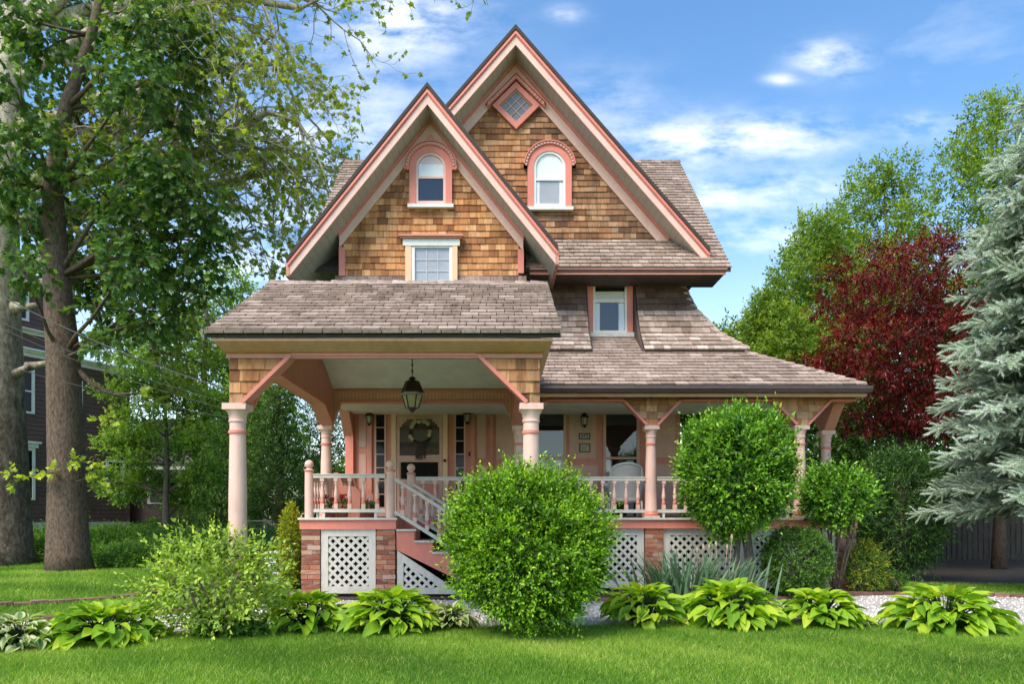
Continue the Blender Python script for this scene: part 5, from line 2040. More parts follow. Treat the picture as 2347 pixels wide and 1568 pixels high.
def tree(name, label, cat, x, y, height, trunk_r, blobs, n_shoots, size, mat, seed, per=6, slen=.3, tpl=T_OVAL, bark='bark_brown', group=None, squash=.75, droop=.0, up=.6, fill=.3, trunk_pts=None, spread=.30, twigs=2):
    """trunk with limbs out to foliage masses; leaves on shoots over each mass"""
    rng = np.random.default_rng(seed)
    z0 = float(ground_h(x, y))
    root = thing(name, (x, y, z0), label, cat, group)
    tr = MB()
    if trunk_pts is None:
        tp = [np.array([x + rng.normal(0, .02) * i * height * .06, y + rng.normal(0, .02) * i * height * .06, z0 - .1 + height * .92 * i / 6]) for i in range(7)]
        rad = [trunk_r * (1.25 if i == 0 else 1) * (1 - i / 6.6) ** .8 for i in range(7)]
    else:
        tp = [np.array(p[:3]) for p in trunk_pts]
        rad = [p[3] for p in trunk_pts]
    tr.tube(tp, rad, 14)
    tpa = np.array(tp)
    P = [[] for _ in range(5)]
    w = np.array([b[3] ** 2 for b in blobs])
    w = w / w.sum()
    for bi, (bx, by, bz, br) in enumerate(blobs):
        c = np.array([bx, by, bz])
        # limb from the trunk, rising to the mass
        k = int(np.argmin(np.abs(tpa[:, 2] - (bz - .35 * np.hypot(bx - x, by - y) - .2 * br))))
        k = max(1, min(k, len(tp) - 1))
        r0 = max(.02, min(rad[k] * .5, .035 + br * .035))
        pts = limb_tubes(tr, tp[k], c, r0, r0 * .3, rng)
        for _ in range(twigs):
            e = c + sphere_dirs(1, rng)[0] * br * np.array([1, 1, squash]) * rng.uniform(.6, .95)
            limb_tubes(tr, pts[3], e, r0 * .35, .008, rng, 4, seg=4)
        m = max(4, int(n_shoots * w[bi]))
        d = sphere_dirs(m, rng)
        rr_ = lump(d, seed + bi, .16) * np.clip(1 - np.abs(rng.normal(0, spread, m)), .05, 1.25)
        base = c + d * rr_[:, None] * br * np.array([1, 1, squash])
        dirs = unit(d + np.array([0, 0, .45 - droop * 2]) + rng.normal(0, .5, d.shape))
        q = shoot_leaves(base, dirs, slen * rng.uniform(.5, 1.3, m), per, size, rng, up=up, droop=droop)
        for a, b in zip(P, q):
            a.append(b)
    q = [np.concatenate(a) for a in P]
    tr.build('trunk', M[bark], root, True)
    add('crown', leaf_mesh('crown', *q, tpl, M[mat]), root)
    return root


def crown_blobs(x, y, z0, z1, rx, n, seed, rb=(.16, .26), shape='egg', ry=None):
    """foliage masses filling an egg- or cone-shaped crown"""
    rng = np.random.default_rng(seed)
    out = []
    H = z1 - z0
    ry = ry or rx
    for i in range(n):
        u = (i + rng.uniform(.1, .9)) / n
        if shape == 'egg':
            env = math.sin(math.pi * min(1, u * .86 + .12)) ** .8
        elif shape == 'cone':
            env = (1 - u) ** .8 * min(1, u * 8 + .3)
        else:
            env = math.sin(math.pi * (.12 + .8 * u)) ** .5
        a = i * 2.39996 + rng.uniform(-.4, .4)
        r = env * rng.uniform(.35, .92)
        br = rng.uniform(*rb) * rx * 1.5 * (.55 + .45 * env)
        out.append((x + math.cos(a) * r * rx, y + math.sin(a) * r * ry, z0 + u * H * .96, br))
    return out


# light green trees beyond the house, right
for i, (tx, ty, bx0, d, rx, z0px, lab) in enumerate((
        (2290, 190, 2290, 25.5, 2.9, 1000, 'tallest light green tree behind the blue spruce'),
        (2040, 345, 2030, 26.5, 2.8, 1000, 'light green tree behind the red maple'),
        (1865, 480, 1880, 25.0, 2.5, 1000, 'mid height light green tree left of the red maple'),
        (1745, 670, 1765, 24.0, 2.3, 980, 'lowest light green tree beside the house roof'))):
    x, zt1 = PX(bx0, d), PZ(ty, d)
    tree('pear_tree', lab, 'tree', x, d, zt1, .16, crown_blobs(x, d, PZ(z0px, d), zt1 - .2, rx, 40, 60 + i, (.16, .25)), 6000, .150, 'lf_pear', 70 + i, 7, .36, up=.5, squash=.9)
# red Japanese maple
d = 17.5
x = PX(2060, d)
rb_ = [(1990, 620, 90), (2120, 600, 100), (2060, 690, 115), (1950, 700, 90), (1990, 780, 100), (2110, 760, 110), (1905, 845, 70), (1960, 860, 95), (2060, 870, 110), (2160, 860, 110), (1870, 835, 45), (2010, 960, 90), (2100, 960, 110), (2180, 700, 110), (2200, 960, 100), (2130, 555, 45)]
rng_ = np.random.default_rng(3)
blobs = [(PX(a, d + dd), d + dd, PZ(b, d + dd), c * d / F) for (a, b, c), dd in zip(rb_, rng_.uniform(-1.3, 1.3, len(rb_)))]
tree('red_maple', 'dark red Japanese maple between the house and the blue spruce', 'tree', x, d, 5.5, .16, blobs, 3700, .15, 'lf_red', 81, 8, .32, T_LANCE, 'bark_brown', squash=.36, up=1.2, droop=.25)

# blue spruce
def spruce(x, y, H, R0, zlow, label, seed):
    rng = np.random.default_rng(seed)
    root = thing('blue_spruce', (x, y, 0), label, 'tree')
    tr = MB()
    tr.tube([(x, y, -.1), (x, y, H * .5), (x, y, H)], [.19, .11, .02], 12)
    P, D, S = [], [], []
    z = zlow
    while z < H - .2:
        u = (z - zlow) / (H - zlow)
        L0 = R0 * (1 - u) ** .66 * (.86 + .5 * u * (1 - u)) + .12
        nb = int(7 + 3 * (1 - u))
        a0 = rng.uniform(0, 6.28)
        for k in range(nb):
            a = a0 + 6.283 * k / nb + rng.normal(0, .12)
            L = L0 * rng.uniform(.78, 1.12)
            dirh = np.array([math.cos(a), math.sin(a), 0])
            side = np.array([-math.sin(a), math.cos(a), 0])
            zz = z + rng.uniform(-.12, .12)
            pts = [np.array([x, y, zz]) + dirh * L * t + np.array([0, 0, .10 * L * t - .34 * L * t * t + .10 * L * t ** 4]) for t in np.linspace(0, 1, 6)]
            tr.tube(pts, [.035 * (1 - t * .8) + .004 for t in np.linspace(0, 1, 6)], 5, cap=False)
            ns = max(5, int(L / .085))
            for s in range(ns):
                t = .16 + .84 * (s + rng.random()) / ns
                i = min(int(t * 5), 4)
                p = pts[i] + (pts[i + 1] - pts[i]) * (t * 5 - i)
                for sg in (-1, 1):
                    sl_ = (.16 + .42 * (1 - t)) * min(L, 1.6) * .62 * rng.uniform(.55, 1.1)
                    dd = unit((dirh * rng.uniform(.5, .95) + side * sg * rng.uniform(.45, .95) + np.array([0, 0, rng.uniform(-.42, .12)]))[None])[0]
                    nf = max(1, int(sl_ / .075))
                    for q in range(nf):
                        pp = p + dd * sl_ * q / nf
                        P.append(pp)
                        D.append(unit((dd + rng.normal(0, .42, 3))[None])[0])
                        S.append(rng.uniform(.17, .27))
            for q in range(3):
                P.append(pts[-1]); D.append(unit((dirh + rng.normal(0, .4, 3))[None])[0]); S.append(rng.uniform(.17, .24))
        z += .34 - .12 * u
    P, D, S = np.array(P), np.array(D), np.array(S)
    # a finger of needles: short blades set round an axis
    tv, tf = [], []
    nr = 34
    r2 = np.random.default_rng(1)
    for k in range(nr):
        u = k / nr
        a = k * 2.39996
        rad = .21 * (1 - .5 * u)
        ca, sa = math.cos(a), math.sin(a)
        b = len(tv)
        w = .042
        tv += [(u, -sa * w, ca * w), (u, sa * w, -ca * w), (u + .20, ca * rad, sa * rad)]
        tf.append((b, b + 1, b + 2))
    b = len(tv)
    for k in range(4):
        a = k * math.pi / 2
        tv.append((0, .045 * math.cos(a), .045 * math.sin(a)))
    tv.append((1.0, 0, 0))
    tf += [(b + k, b + (k + 1) % 4, b + 4) for k in range(4)]
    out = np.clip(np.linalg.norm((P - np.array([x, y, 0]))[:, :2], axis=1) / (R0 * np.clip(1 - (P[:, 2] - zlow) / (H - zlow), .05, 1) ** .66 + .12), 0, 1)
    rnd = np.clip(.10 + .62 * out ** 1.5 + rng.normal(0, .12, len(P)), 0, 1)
    tr.build('trunk', M['bark_grey'], root, True)
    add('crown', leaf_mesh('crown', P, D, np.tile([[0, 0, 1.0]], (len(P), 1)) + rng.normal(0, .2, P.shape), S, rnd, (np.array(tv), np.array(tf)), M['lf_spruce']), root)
    print('spruce fingers', len(P))


spruce(PX(2455, 12.6), 12.6, 9.6, 2.42, 1.6, 'pale blue spruce at the right edge', 5)

def pxblobs(lst, d, seed, jit=1.0):
    r = np.random.default_rng(seed)
    out = []
    for a, b, c in lst:
        dd = d + r.uniform(-jit, jit)
        out.append((PX(a, dd), dd, PZ(b, dd), c * dd / F))
    return out


# ---- maple with the dark hanging foliage, upper left
d = 17.6
mp = [(430, 120, 105), (330, 60, 110), (210, 40, 110), (110, 110, 110), (40, 40, 80), (60, 330, 105), (190, 300, 115), (300, 190, 100), (400, 240, 80), (290, 420, 105), (150, 470, 110),
      (430, 470, 90), (370, 400, 80), (460, 640, 62), (400, 590, 80), (310, 620, 85), (220, 660, 85), (60, 500, 85), (20, 180, 70), (350, 735, 62), (160, 600, 90), (260, 730, 70), (450, 560, 70), (60, 620, 60), (470, 520, 45), (300, 530, 85), (20, 420, 70), (390, 690, 60), (235, 775, 40)]
tp = [(160, 1312, 56), (156, 1270, 47), (152, 1100, 39), (145, 820, 36), (130, 640, 29), (120, 430, 22), (150, 250, 15), (210, 80, 11), (240, -60, 7)]
tpts = [(PX(a, 18.0), 18.0, PZ(b, 18.0) - (.1 if i == 0 else 0), c * 18 / F) for i, (a, b, c) in enumerate(tp)]
mtree = tree('maple_tree', 'big maple with dark hanging leaves over the left lawn', 'tree', PX(160, 18), 18.0, 12, .5, [(b[0], b[1], b[2], b[3]) if not 75 < q[0] < 235 or q[1] < 40 else (b[0] * (b[1] + 2.2) / b[1], b[1] + 2.2, EYE + (b[2] - EYE) * (b[1] + 2.2) / b[1], b[3]) for b, q in zip(pxblobs(mp, d - .6, 4, 1.1), mp)], 2500, .175, 'lf_maple', 91, 6, .40, T_MAPLE, 'bark_brown', trunk_pts=tpts, squash=.72, droop=.42, up=.8, spread=.38, twigs=3)
lb = MB()
r9 = np.random.default_rng(9)
limb_tubes(lb, at(180, 850, 18), at(262, 905, 17.8), .075, .05, r9, 5)
limb_tubes(lb, at(262, 905, 17.8), at(325, 900, 17.6), .05, .02, r9, 4)
lb.build('limb', M['bark_brown'], mtree, True)
for chain in (((150, 1080), (95, 1090), (60, 1095), (20, 1105)), ((160, 1075), (185, 1060), (215, 1065)), ((175, 1105), (200, 1098), (245, 1120)), ((262, 905), (255, 940), (240, 960), (225, 960)), ((255, 935), (265, 970), (250, 985))):
    MB().tube([at(a, b, 17.45) for a, b in chain], [.012, .009, .006, .004][:len(chain)], 4).build('twig', M['bark_brown'], mtree)
sp = [np.concatenate(q) for q in zip(*[shoot_leaves(np.array([at(a, b, 17.4)]) + r9.normal(0, .05, (3, 3)), unit(r9.normal(size=(3, 3)) + np.array([.3, -.3, -.1])), np.full(3, .25), 4, .15, r9, tip_gain=.1) for a, b in
      ((30, 1085), (60, 1095), (95, 1090), (130, 1085), (165, 1055), (185, 1060), (200, 1098), (215, 1065), (245, 1120), (225, 960), (250, 985), (240, 935), (265, 970), (330, 905), (20, 1105))])]
sp[4] = np.clip(sp[4] + .45, 0, 1)
for k_ in range(15):
    sel = slice(k_ * 12, k_ * 12 + 12)
    add('sprout', leaf_mesh('sprout', *[q[sel] for q in sp], T_MAPLE, M['lf_pear']), mtree)


# ---- sycamore: pale branching limbs with sparse yellow-green leaves
def sycamore(seed):
    rng = np.random.default_rng(seed)
    D = 20.0
    root = thing('sycamore_tree', (PX(-5, D), D, float(ground_h(PX(-5, D), D))), 'tall sycamore with pale bark and sparse leaves at the left edge', 'tree')
    tr = MB()
    path = [(-8, 1300, 92), (-6, 1262, 72), (-4, 1100, 62), (-6, 900, 54), (-8, 700, 48), (0, 500, 38), (15, 300, 32), (28, 120, 26), (35, -60, 22), (50, -260, 14)]
    tpt = [np.array(at(a, b, D)) for a, b, c in path]
    tpt[0][2] -= .1
    tr.tube(tpt, [c * D / F for a, b, c in path], 18)
    P = [[] for _ in range(5)]

    def leafy(p, q, n):
        k = rng.random((n, 1))
        base = p + (q - p) * (.25 + .75 * k)
        dr = unit(rng.normal(size=(n, 3)) + np.array([0, 0, .1]))
        ax = unit(dr + np.array([0, 0, -.25]))
        for a, b in zip(P, [base, ax, rng.normal(0, .5, (n, 3)) + np.array([0, 0, .8]), .135 * rng.uniform(.4, 1.3, n), np.clip(rng.normal(.5, .2, n), 0, 1)]):
            a.append(b)

    def grow(p, dr, L, r, depth):
        n = 5 if depth < 3 else 4
        pts, rad = [p], [r]
        cur, dcur = p.copy(), dr.copy()
        for i in range(n):
            dcur = unit((dcur + rng.normal(0, .13 + .05 * depth, 3) + np.array([0, 0, -.05 + .03 * (depth > 2)]))[None])[0]
            cur = cur + dcur * L / n
            pts.append(cur.copy())
            rad.append(max(r * (1 - .62 * (i + 1) / n), .006))
        tr.tube(pts, rad, (8, 6, 5, 4, 3)[min(depth, 4)], cap=False)
        if depth >= 4:
            leafy(pts[1], pts[-1], rng.integers(2, 6))
            return
        if depth == 3:
            leafy(pts[2], pts[-1], 2)
        nk = (5, 5, 5, 4)[depth]
        for k in range(nk):
            t = (k + 1) / nk
            i = min(int(t * n), n)
            sd = unit(rng.normal(size=(1, 3)))[0]
            sd[1] *= .75
            nd_ = unit((dcur * .75 + sd * .75 + np.array([.15, 0, -.02]))[None])[0]
            grow(pts[i], nd_, L * rng.uniform(.40, .62), rad[i] * .66, depth + 1)

    limbs = [((20, 200), (700, 60), .19), ((18, 300), (760, 200), .20), ((5, 420), (760, 330), .21), ((0, 520), (720, 430), .20), ((28, 120), (740, 0), .18), ((32, 40), (560, -120), .16),
             ((-6, 620), (640, 520), .17), ((10, 350), (560, 300), .16), ((30, 60), (800, 110), .18), ((0, 470), (600, 380), .17), ((-6, 660), (560, 640), .15)]
    for (a, b), (e, f), r in limbs:
        p, q = np.array(at(a, b, D)), np.array(at(e, f, D + rng.uniform(-.6, 2.2)))
        L = np.linalg.norm(q - p)
        grow(p, unit((q - p + np.array([0, 0, .22 * L]))[None])[0], L * .86, r, 0)
    for (a, b), (e, f) in (((30, 705), (88, 700)), ((35, 860), (70, 842)), ((62, 842), (118, 832))):
        limb_tubes(tr, at(a, b, D - .4), at(e, f, D - .5), .16 if b == 705 else .13, .07, rng, 4, wob=.05, seg=8)
    # pale understorey sprays lower down
    q = [np.concatenate(a) for a in P]
    tr.build('trunk', M['bark_syc'], root, True)
    add('crown', leaf_mesh('crown', *q, T_MAPLE, M['lf_syc']), root)
    print('sycamore leaves', len(q[0]))


sycamore(21)

for i, (px_, d_, r_, lab) in enumerate(((150, 23.5, 1.3, 'light green fern bank behind the two trunks'), (290, 23.0, 1.4, 'light green fern bank before the neighbour corner'), (410, 25.0, 1.5, 'light green leafy bank below the wing'), (500, 20.5, 1.0, 'light green leafy bank left of the loose shrub'))):
    x = PX(px_, d_)
    z0 = float(ground_h(x, d_))
    shrub('fern_bank', lab, 'plant', x, d_, z0 + .2, r_ * 1.3, r_ * .8, .6, 620, .15, 'lf_fern', 230 + i, 7, .3, T_LANCE, stems=0, amp=.25, zmin=.01)

# ---- trees further back, left of the house
tree('understorey_tree', 'slender tree with lacy light leaves before the wing roof', 'tree', PX(380, 24), 24, PZ(860, 24), .13,
     pxblobs([(300, 1000, 45), (270, 1025, 40), (330, 960, 45), (400, 900, 50), (440, 960, 45), (470, 1010, 40), (350, 890, 45), (420, 1040, 35), (300, 1060, 30), (330, 1110, 40), (280, 1130, 36), (400, 1110, 34), (260, 900, 32), (310, 845, 36), (470, 1090, 45), (430, 1150, 40), (350, 1030, 40), (240, 1100, 30), (490, 930, 40)], 24, 41, 1.0), 2600, .16, 'lf_under', 101, 7, .4, T_OVAL, 'bark_grey', squash=.55, up=1.0, twigs=3)
tree('broadleaf_tree', 'light yellow green tree seen above the porch roof corner', 'tree', PX(470, 33), 33, PZ(650, 33), .25,
     pxblobs([(430, 700, 70), (520, 650, 50), (560, 720, 60), (470, 790, 80), (390, 800, 70), (560, 820, 80), (350, 880, 60), (480, 890, 80), (600, 900, 70), (540, 960, 70), (300, 800, 60), (640, 860, 50)], 33, 42, 2.0), 3600, .21, 'lf_under', 102, 7, .6, T_OVAL, 'bark_grey', squash=.8, twigs=3)
for i, (px_, d_, ytop, rx, lab) in enumerate(((520, 30, 930, 2.2, 'dark hemlock just left of the front column'), (640, 29, 880, 2.2, 'dark hemlock between the left columns'), (740, 34, 860, 2.6, 'dark hemlock behind the rear porch column'),
                                             (590, 36, 800, 2.4, 'tall dark hemlock far behind the left column'), (430, 34, 960, 2.2, 'dark hemlock beside the neighbour wing'))):
    x = PX(px_, d_)
    z0 = float(ground_h(x, d_))
    tree('hemlock', lab, 'tree', x, d_, PZ(ytop, d_), .2, crown_blobs(x, d_, z0 + .3, PZ(ytop, d_), rx, 34, 120 + i, (.18, .27), 'cone'), 2300, .20, 'lf_hemlock', 130 + i, 7, .55, T_LANCE, squash=.5, droop=.25, up=.9)
for i, (px_, d_, ytop, rx, lab) in enumerate(((1870, 21, 900, 1.7, 'dark evergreen behind the porch corner column'), (2010, 22, 880, 1.9, 'dark evergreen under the red maple'), (2180, 25, 930, 2.2, 'dark evergreen behind the wooden fence'), (2330, 26, 900, 2.3, 'dark evergreen at the right end of the fence'), (1760, 23, 960, 1.7, 'dark evergreen seen through the right porch'), (2290, 18.5, 560, 3.0, 'added evergreen behind the blue spruce, put in to shade the fence'), (1640, 25.0, 870, 2.0, 'dark evergreen behind the right house wall'))):
    x = PX(px_, d_)
    tree('evergreen_tree', lab, 'tree', x, d_, PZ(ytop, d_), .15, crown_blobs(x, d_, .3 if i != 5 else 2.2, PZ(ytop, d_), rx, 26, 150 + i, (.20, .30), 'egg'), 1700, .17, 'lf_dark', 160 + i, 7, .42, T_OVAL, squash=.8)  # the raised crown behind the spruce is added to darken the fence

# far-off woods closing the horizon
rngw = np.random.default_rng(77)
nw = 26000
wx_ = rngw.uniform(-95, 95, nw)
hw_ = 7.5 + 3.0 * np.sin(wx_ * .23) + 2.2 * np.sin(wx_ * .61 + 1) + 1.2 * np.sin(wx_ * 1.7)
wz = hw_ * rngw.random(nw) ** .8
wy = 66 + 8 * np.sin(wx_ * .4) + rngw.normal(0, 2.0, nw)
tag(add('distant_woods', leaf_mesh('distant_woods', np.stack([wx_, wy, wz], -1), rngw.normal(size=(nw, 3)), rngw.normal(size=(nw, 3)) + np.array([0, -.4, .8]), rngw.uniform(.6, 1.3, nw), np.clip(rngw.normal(.4, .18, nw), 0, 1), T_OVAL, M['lf_under'])),
    'distant band of green woods beyond the gardens', None, kind='stuff')

# ------------------------------------------------------------------ neighbour's house
NB = thing('neighbour_house', (-17.0, 30.2, .95), 'dark brown clapboard house with white trim behind the left trees', 'house')
A_ = Vector((-18.0, 28.0, 0)); B_ = Vector((-16.04, 32.3, 0))
dn = (B_ - A_).normalized()
nn = Vector((dn.y, -dn.x, 0))          # faces our lawn
S0, S1 = -3.0, (B_ - A_).length
npt = lambda s, z, off=0: A_ + dn * s + nn * off + Vector((0, 0, z))
m = MB()
m.prism([npt(S0, .8), npt(S1, .8), npt(S1, 7.7), npt(1.2, 7.7), npt(1.2, 10.0), npt(-.9, 12.2), npt(S0, 10.2)], -nn * 7)
NW = m.build('wall', M['brown_siding'], NB)


def nboard(s0, s1, z0, z1, off0, off1, name, mat, parent):
    return MB().prism([npt(s0, z0, off0), npt(s1, z0, off0), npt(s1, z1, off0), npt(s0, z1, off0)], nn * (off1 - off0)).build(name, M[mat], parent)


z = 1.12
while z < 7.5:
    q = [npt(S0, z, .004), npt(S0, z, .030), npt(S0, z + .165, .008), npt(S0, z + .165, .004)]
    MB().prism(q, dn * (S1 - S0)).build('clapboard', M['brown_siding'], NW)
    z += .168
z = 8.55
while z < 9.9:
    q = [npt(S0, z, .004), npt(S0, z, .030), npt(S0, z + .165, .008), npt(S0, z + .165, .004)]
    MB().prism(q, dn * (1.2 - S0)).build('clapboard', M['brown_siding'], NW)
    z += .168
for z0, h_, s1 in ((7.42, .30, S1 + .1), (8.28, .18, 1.25)):
    c = MB()
    for k, (o, a, b) in enumerate(((.06, 0, .5), (.16, .5, .75), (.26, .75, 1.0))):
        c.prism([npt(S0, z0 + h_ * a, .005), npt(s1, z0 + h_ * a, .005), npt(s1, z0 + h_ * b, .005), npt(S0, z0 + h_ * b, .005)], nn * o)
    c.build('cornice', M['white'], NB)
nboard(S0, S1, .80, 1.10, .004, .05, 'foundation', 'offwhite', NB)
nboard(S1 - .09, S1 + .0, 1.10, 7.42, .005, .045, 'corner_board', 'brown_siding', NB)


def nwindow(s0, s1, z0, z1, header=False, cols=1, rows=2):
    w = MB()
    cw = .11
    for a, b, c, d_ in ((s0, s0 + cw, z0, z1), (s1 - cw, s1, z0, z1), (s0 + cw, s1 - cw, z1 - cw, z1), (s0 + cw, s1 - cw, z0, z0 + cw * .7)):
        w.prism([npt(a, c, .004), npt(b, c, .004), npt(b, d_, .004), npt(a, d_, .004)], nn * .075)
    for r_ in range(1, rows):
        zz = z0 + (z1 - z0) * r_ / rows
        w.prism([npt(s0 + cw, zz - .025, .006), npt(s1 - cw, zz - .025, .006), npt(s1 - cw, zz + .025, .006), npt(s0 + cw, zz + .025, .006)], nn * .055)
    for c_ in range(1, cols):
        ss = s0 + (s1 - s0) * c_ / cols
        w.prism([npt(ss - .018, z0 + .05, .006), npt(ss + .018, z0 + .05, .006), npt(ss + .018, z1 - .05, .006), npt(ss - .018, z1 - .05, .006)], nn * .05)
    if header:
        w.prism([npt(s0 - .1, z1 + .001, .004), npt(s1 + .1, z1 + .001, .004), npt(s1 + .1, z1 + .16, .004), npt(s0 - .1, z1 + .16, .004)], nn * .12)
        w.prism([npt(s0 - .17, z1 + .161, .004), npt(s1 + .17, z1 + .161, .004), npt(s1 + .17, z1 + .24, .004), npt(s0 - .17, z1 + .24, .004)], nn * .2)
    o = w.build('window', M['white'], NB)
    MB().prism([npt(s0 + cw, z0 + .07, .034), npt(s1 - cw, z0 + .07, .034), npt(s1 - cw, z1 - cw, .034), npt(s0 + cw, z1 - cw, .034)], nn * .008).build('pane', M['black_glass'], o)


nwindow(-.62, .50, 5.25, 6.95)
nwindow(-.62, .52, 1.95, 3.95, True)
nwindow(1.45, 2.49, 5.2, 6.85)
nwindow(1.55, 2.52, 1.95, 3.6)
nwindow(3.57, 4.47, 2.30, 3.74, False, 2, 3)
nwindow(-.55, .28, 8.75, 9.9)
nboard(-3.2, .9, 10.0, 10.25, -.2, .25, 'eave_board', 'white', NB)
# lower wing
wx0, wx1, wy0 = PX(297, 33) - .3, PX(452, 33), 33.0
m = MB()
m.box(wx0, wx1, wy0, 37, .9, 3.6)
NG = m.build('wing_wall', M['brown_siding'], NB)
m = MB()
m.prism([(wx0 - .2, wy0 - .35, 3.55), (wx1 + .3, wy0 - .35, 3.55), (wx1 - .4, 35.2, 5.85), (wx0 - .2, 35.2, 5.85)], (0, 0, .1))
m.prism([(wx0 - .2, 35.2, 5.85), (wx1 - .4, 35.2, 5.85), (wx1 + .3, 37.6, 3.55), (wx0 - .2, 37.6, 3.55)], (0, 0, .1))
m.build('wing_roof', M['roof_flat'], NB)
MB().box(wx0 - .15, wx1 + .25, wy0 - .34, wy0 - .30, 3.40, 3.54).build('wing_fascia', M['offwhite'], NB)
w = MB()
for a in (339, 410):
    w.box(PX(a, 33), PX(a + 7, 33), wy0 - .06, wy0 - .003, PZ(1154, 33), PZ(1072, 33))
w.box(PX(339, 33), PX(417, 33), wy0 - .07, wy0 - .003, PZ(1157, 33), PZ(1154, 33) - .001)
wo = w.build('wing_window', M['offwhite'], NB)
MB().box(PX(346, 33), PX(410, 33), wy0 - .02, wy0 - .004, PZ(1154, 33), PZ(1072, 33)).build('pane', M['black_glass'], wo)
MB().box(PX(376, 33), PX(380, 33), wy0 - .05, wy0 - .021, PZ(1154, 33), PZ(1072, 33)).build('mullion', M['offwhite'], wo)

# ------------------------------------------------------------------ fences, wires, condenser
fc = thing('board_fence', (PX(2200, 22), 22.0, 0), 'tall dark wooden board fence in shade at the right', 'fence')
fx = 7.6
M['fence'] = paint('old_fence_wood', (.055, .042, .036), .85, .2)
k = 0
while fx < 19.0:
    yy = 23.2 - (fx - 7.6) * .18
    h_ = 1.9 + random.uniform(-.015, .015)
    MB().box(fx, fx + .135, yy, yy + .022, .03, h_).build('board', M['fence'], fc)
    fx += .142
MB().beam((7.6, 23.25, .35), (19.0, 21.2, .35), .05, .09).build('rail', M['fence'], fc)
MB().beam((7.6, 23.25, 1.55), (19.0, 21.2, 1.55), .05, .09).build('rail', M['fence'], fc)

gt = thing('garden_fence', (PX(610, 27), 27.0, .5), 'low wood and wire garden fence behind the left column', 'fence')
M['raw_wood'] = plain('pale_raw_wood', (.42, .34, .26), .85)
for px_ in (530, 607, 648, 700):
    x = PX(px_, 27)
    MB().box(x - .06, x + .06, 26.95, 27.07, float(ground_h(x, 27)) - .05, PZ(1191, 27)).build('post', M['raw_wood'], gt)
MB().box(PX(530, 27), PX(625, 27), 26.90, 26.945, PZ(1197, 27), PZ(1194, 27)).build('rail', M['raw_wood'], gt)
MB().beam(at(613, 1197, 26.9), at(640, 1216, 26.9), .05, .08).build('brace', M['raw_wood'], gt)
w = MB()
for q in range(7):
    zq = PZ(1232 - q * 6, 27)
    w.beam((PX(530, 27), 26.93, zq), (PX(700, 27), 26.93, zq), .008, .008)
w.build('wire_mesh', M['zinc'], gt)

for i, (p, q, sag, r_, lab) in enumerate((((-60, 632), (560, 905), .25, .012, 'thick overhead service wire crossing the left trees'), ((-60, 700), (560, 935), .2, .005, 'thin overhead wire below the thick one at left'), ((-60, 712), (560, 950), .22, .005, 'second thin overhead wire, lowest of the upper three'), ((-60, 812), (560, 965), .12, .005, 'thin low wire crossing both left trunks'))):
    a, b = at(p[0], p[1], 15.5), at(q[0], q[1], 13.6)
    a = a + (a - b) * .15
    pts = []
    for k in range(15):
        t = k / 14
        v = a.lerp(b, t)
        v.z -= sag * 4 * t * (1 - t)
        pts.append(v)
    tag(MB().tube(pts, r_, 5).build('overhead_wire', M['wire'], None, True), lab, 'wire', 'overhead wires')

ac = thing('air_conditioner', (PX(662, 13.9), 13.9, .0), 'white louvred air conditioner behind the loose left shrub', 'air conditioner')
x = PX(664, 13.9)
MB().box(x - .36, x + .30, 13.6, 14.3, .04, .62).build('casing', M['zinc'], ac)
for k in range(7):
    MB().box(x - .37, x + .31, 13.57, 13.598, .10 + k * .072, .10 + k * .072 + .045).build('louvre', M['white'], ac)
MB().box(x - .39, x + .33, 13.56, 14.33, .621, .66).build('top', M['white'], ac)

# ------------------------------------------------------------------ things on the porch
LX, LY = PX(945, 10.5), 10.5
zt0 = R(3.37) - .2
ln = thing('hanging_lantern', (LX, LY, PZ(945, 10.5)), 'dark iron hanging lantern with clouded glass under the porte-cochere', 'lantern')
zz = lambda y: PZ(y, 10.5)
m = MB()
m.tube([(LX, LY, zz(866)), (LX, LY, zt0)], .007, 6)
for k in range(14):
    zc_ = zz(864) + .03 + k * .045
    m.tube([(LX + .014 * math.cos(t) * (k % 2), LY + .014 * math.cos(t) * (1 - k % 2), zc_ + .024 * math.sin(t)) for t in np.linspace(0, 2 * math.pi, 9)], .004, 4, cap=False)
m.build('chain', M['iron'], ln)
m = MB()
m.lathe(LX, LY, [(.03, zz(865)), (.055, zz(869)), (.03, zz(872))][::-1], 6)
m.lathe(LX, LY, [(.155, zz(902)), (.16, zz(899)), (.10, zz(876)), (.085, zz(874)), (.03, zz(872))], 6)
m.build('cap', M['iron'], ln)
MB().lathe(LX, LY, [(.15, zz(908)), (.178, zz(906)), (.178, zz(903)), (.15, zz(902) + .001)], 6).build('rim', M['zinc'], ln)
MB().lathe(LX, LY, [(.085, zz(936)), (.138, zz(908.5))], 6).build('glass', M['milk'], ln)
m = MB()
for k in range(6):
    t = 2 * math.pi * k / 6
    m.beam((LX + .09 * math.cos(t), LY + .09 * math.sin(t), zz(937)), (LX + .145 * math.cos(t), LY + .145 * math.sin(t), zz(908)), .014, .014)
m.lathe(LX, LY, [(.012, zz(947)), (.03, zz(944)), (.05, zz(940)), (.095, zz(936.5))], 6)
m.build('frame', M['iron'], ln)

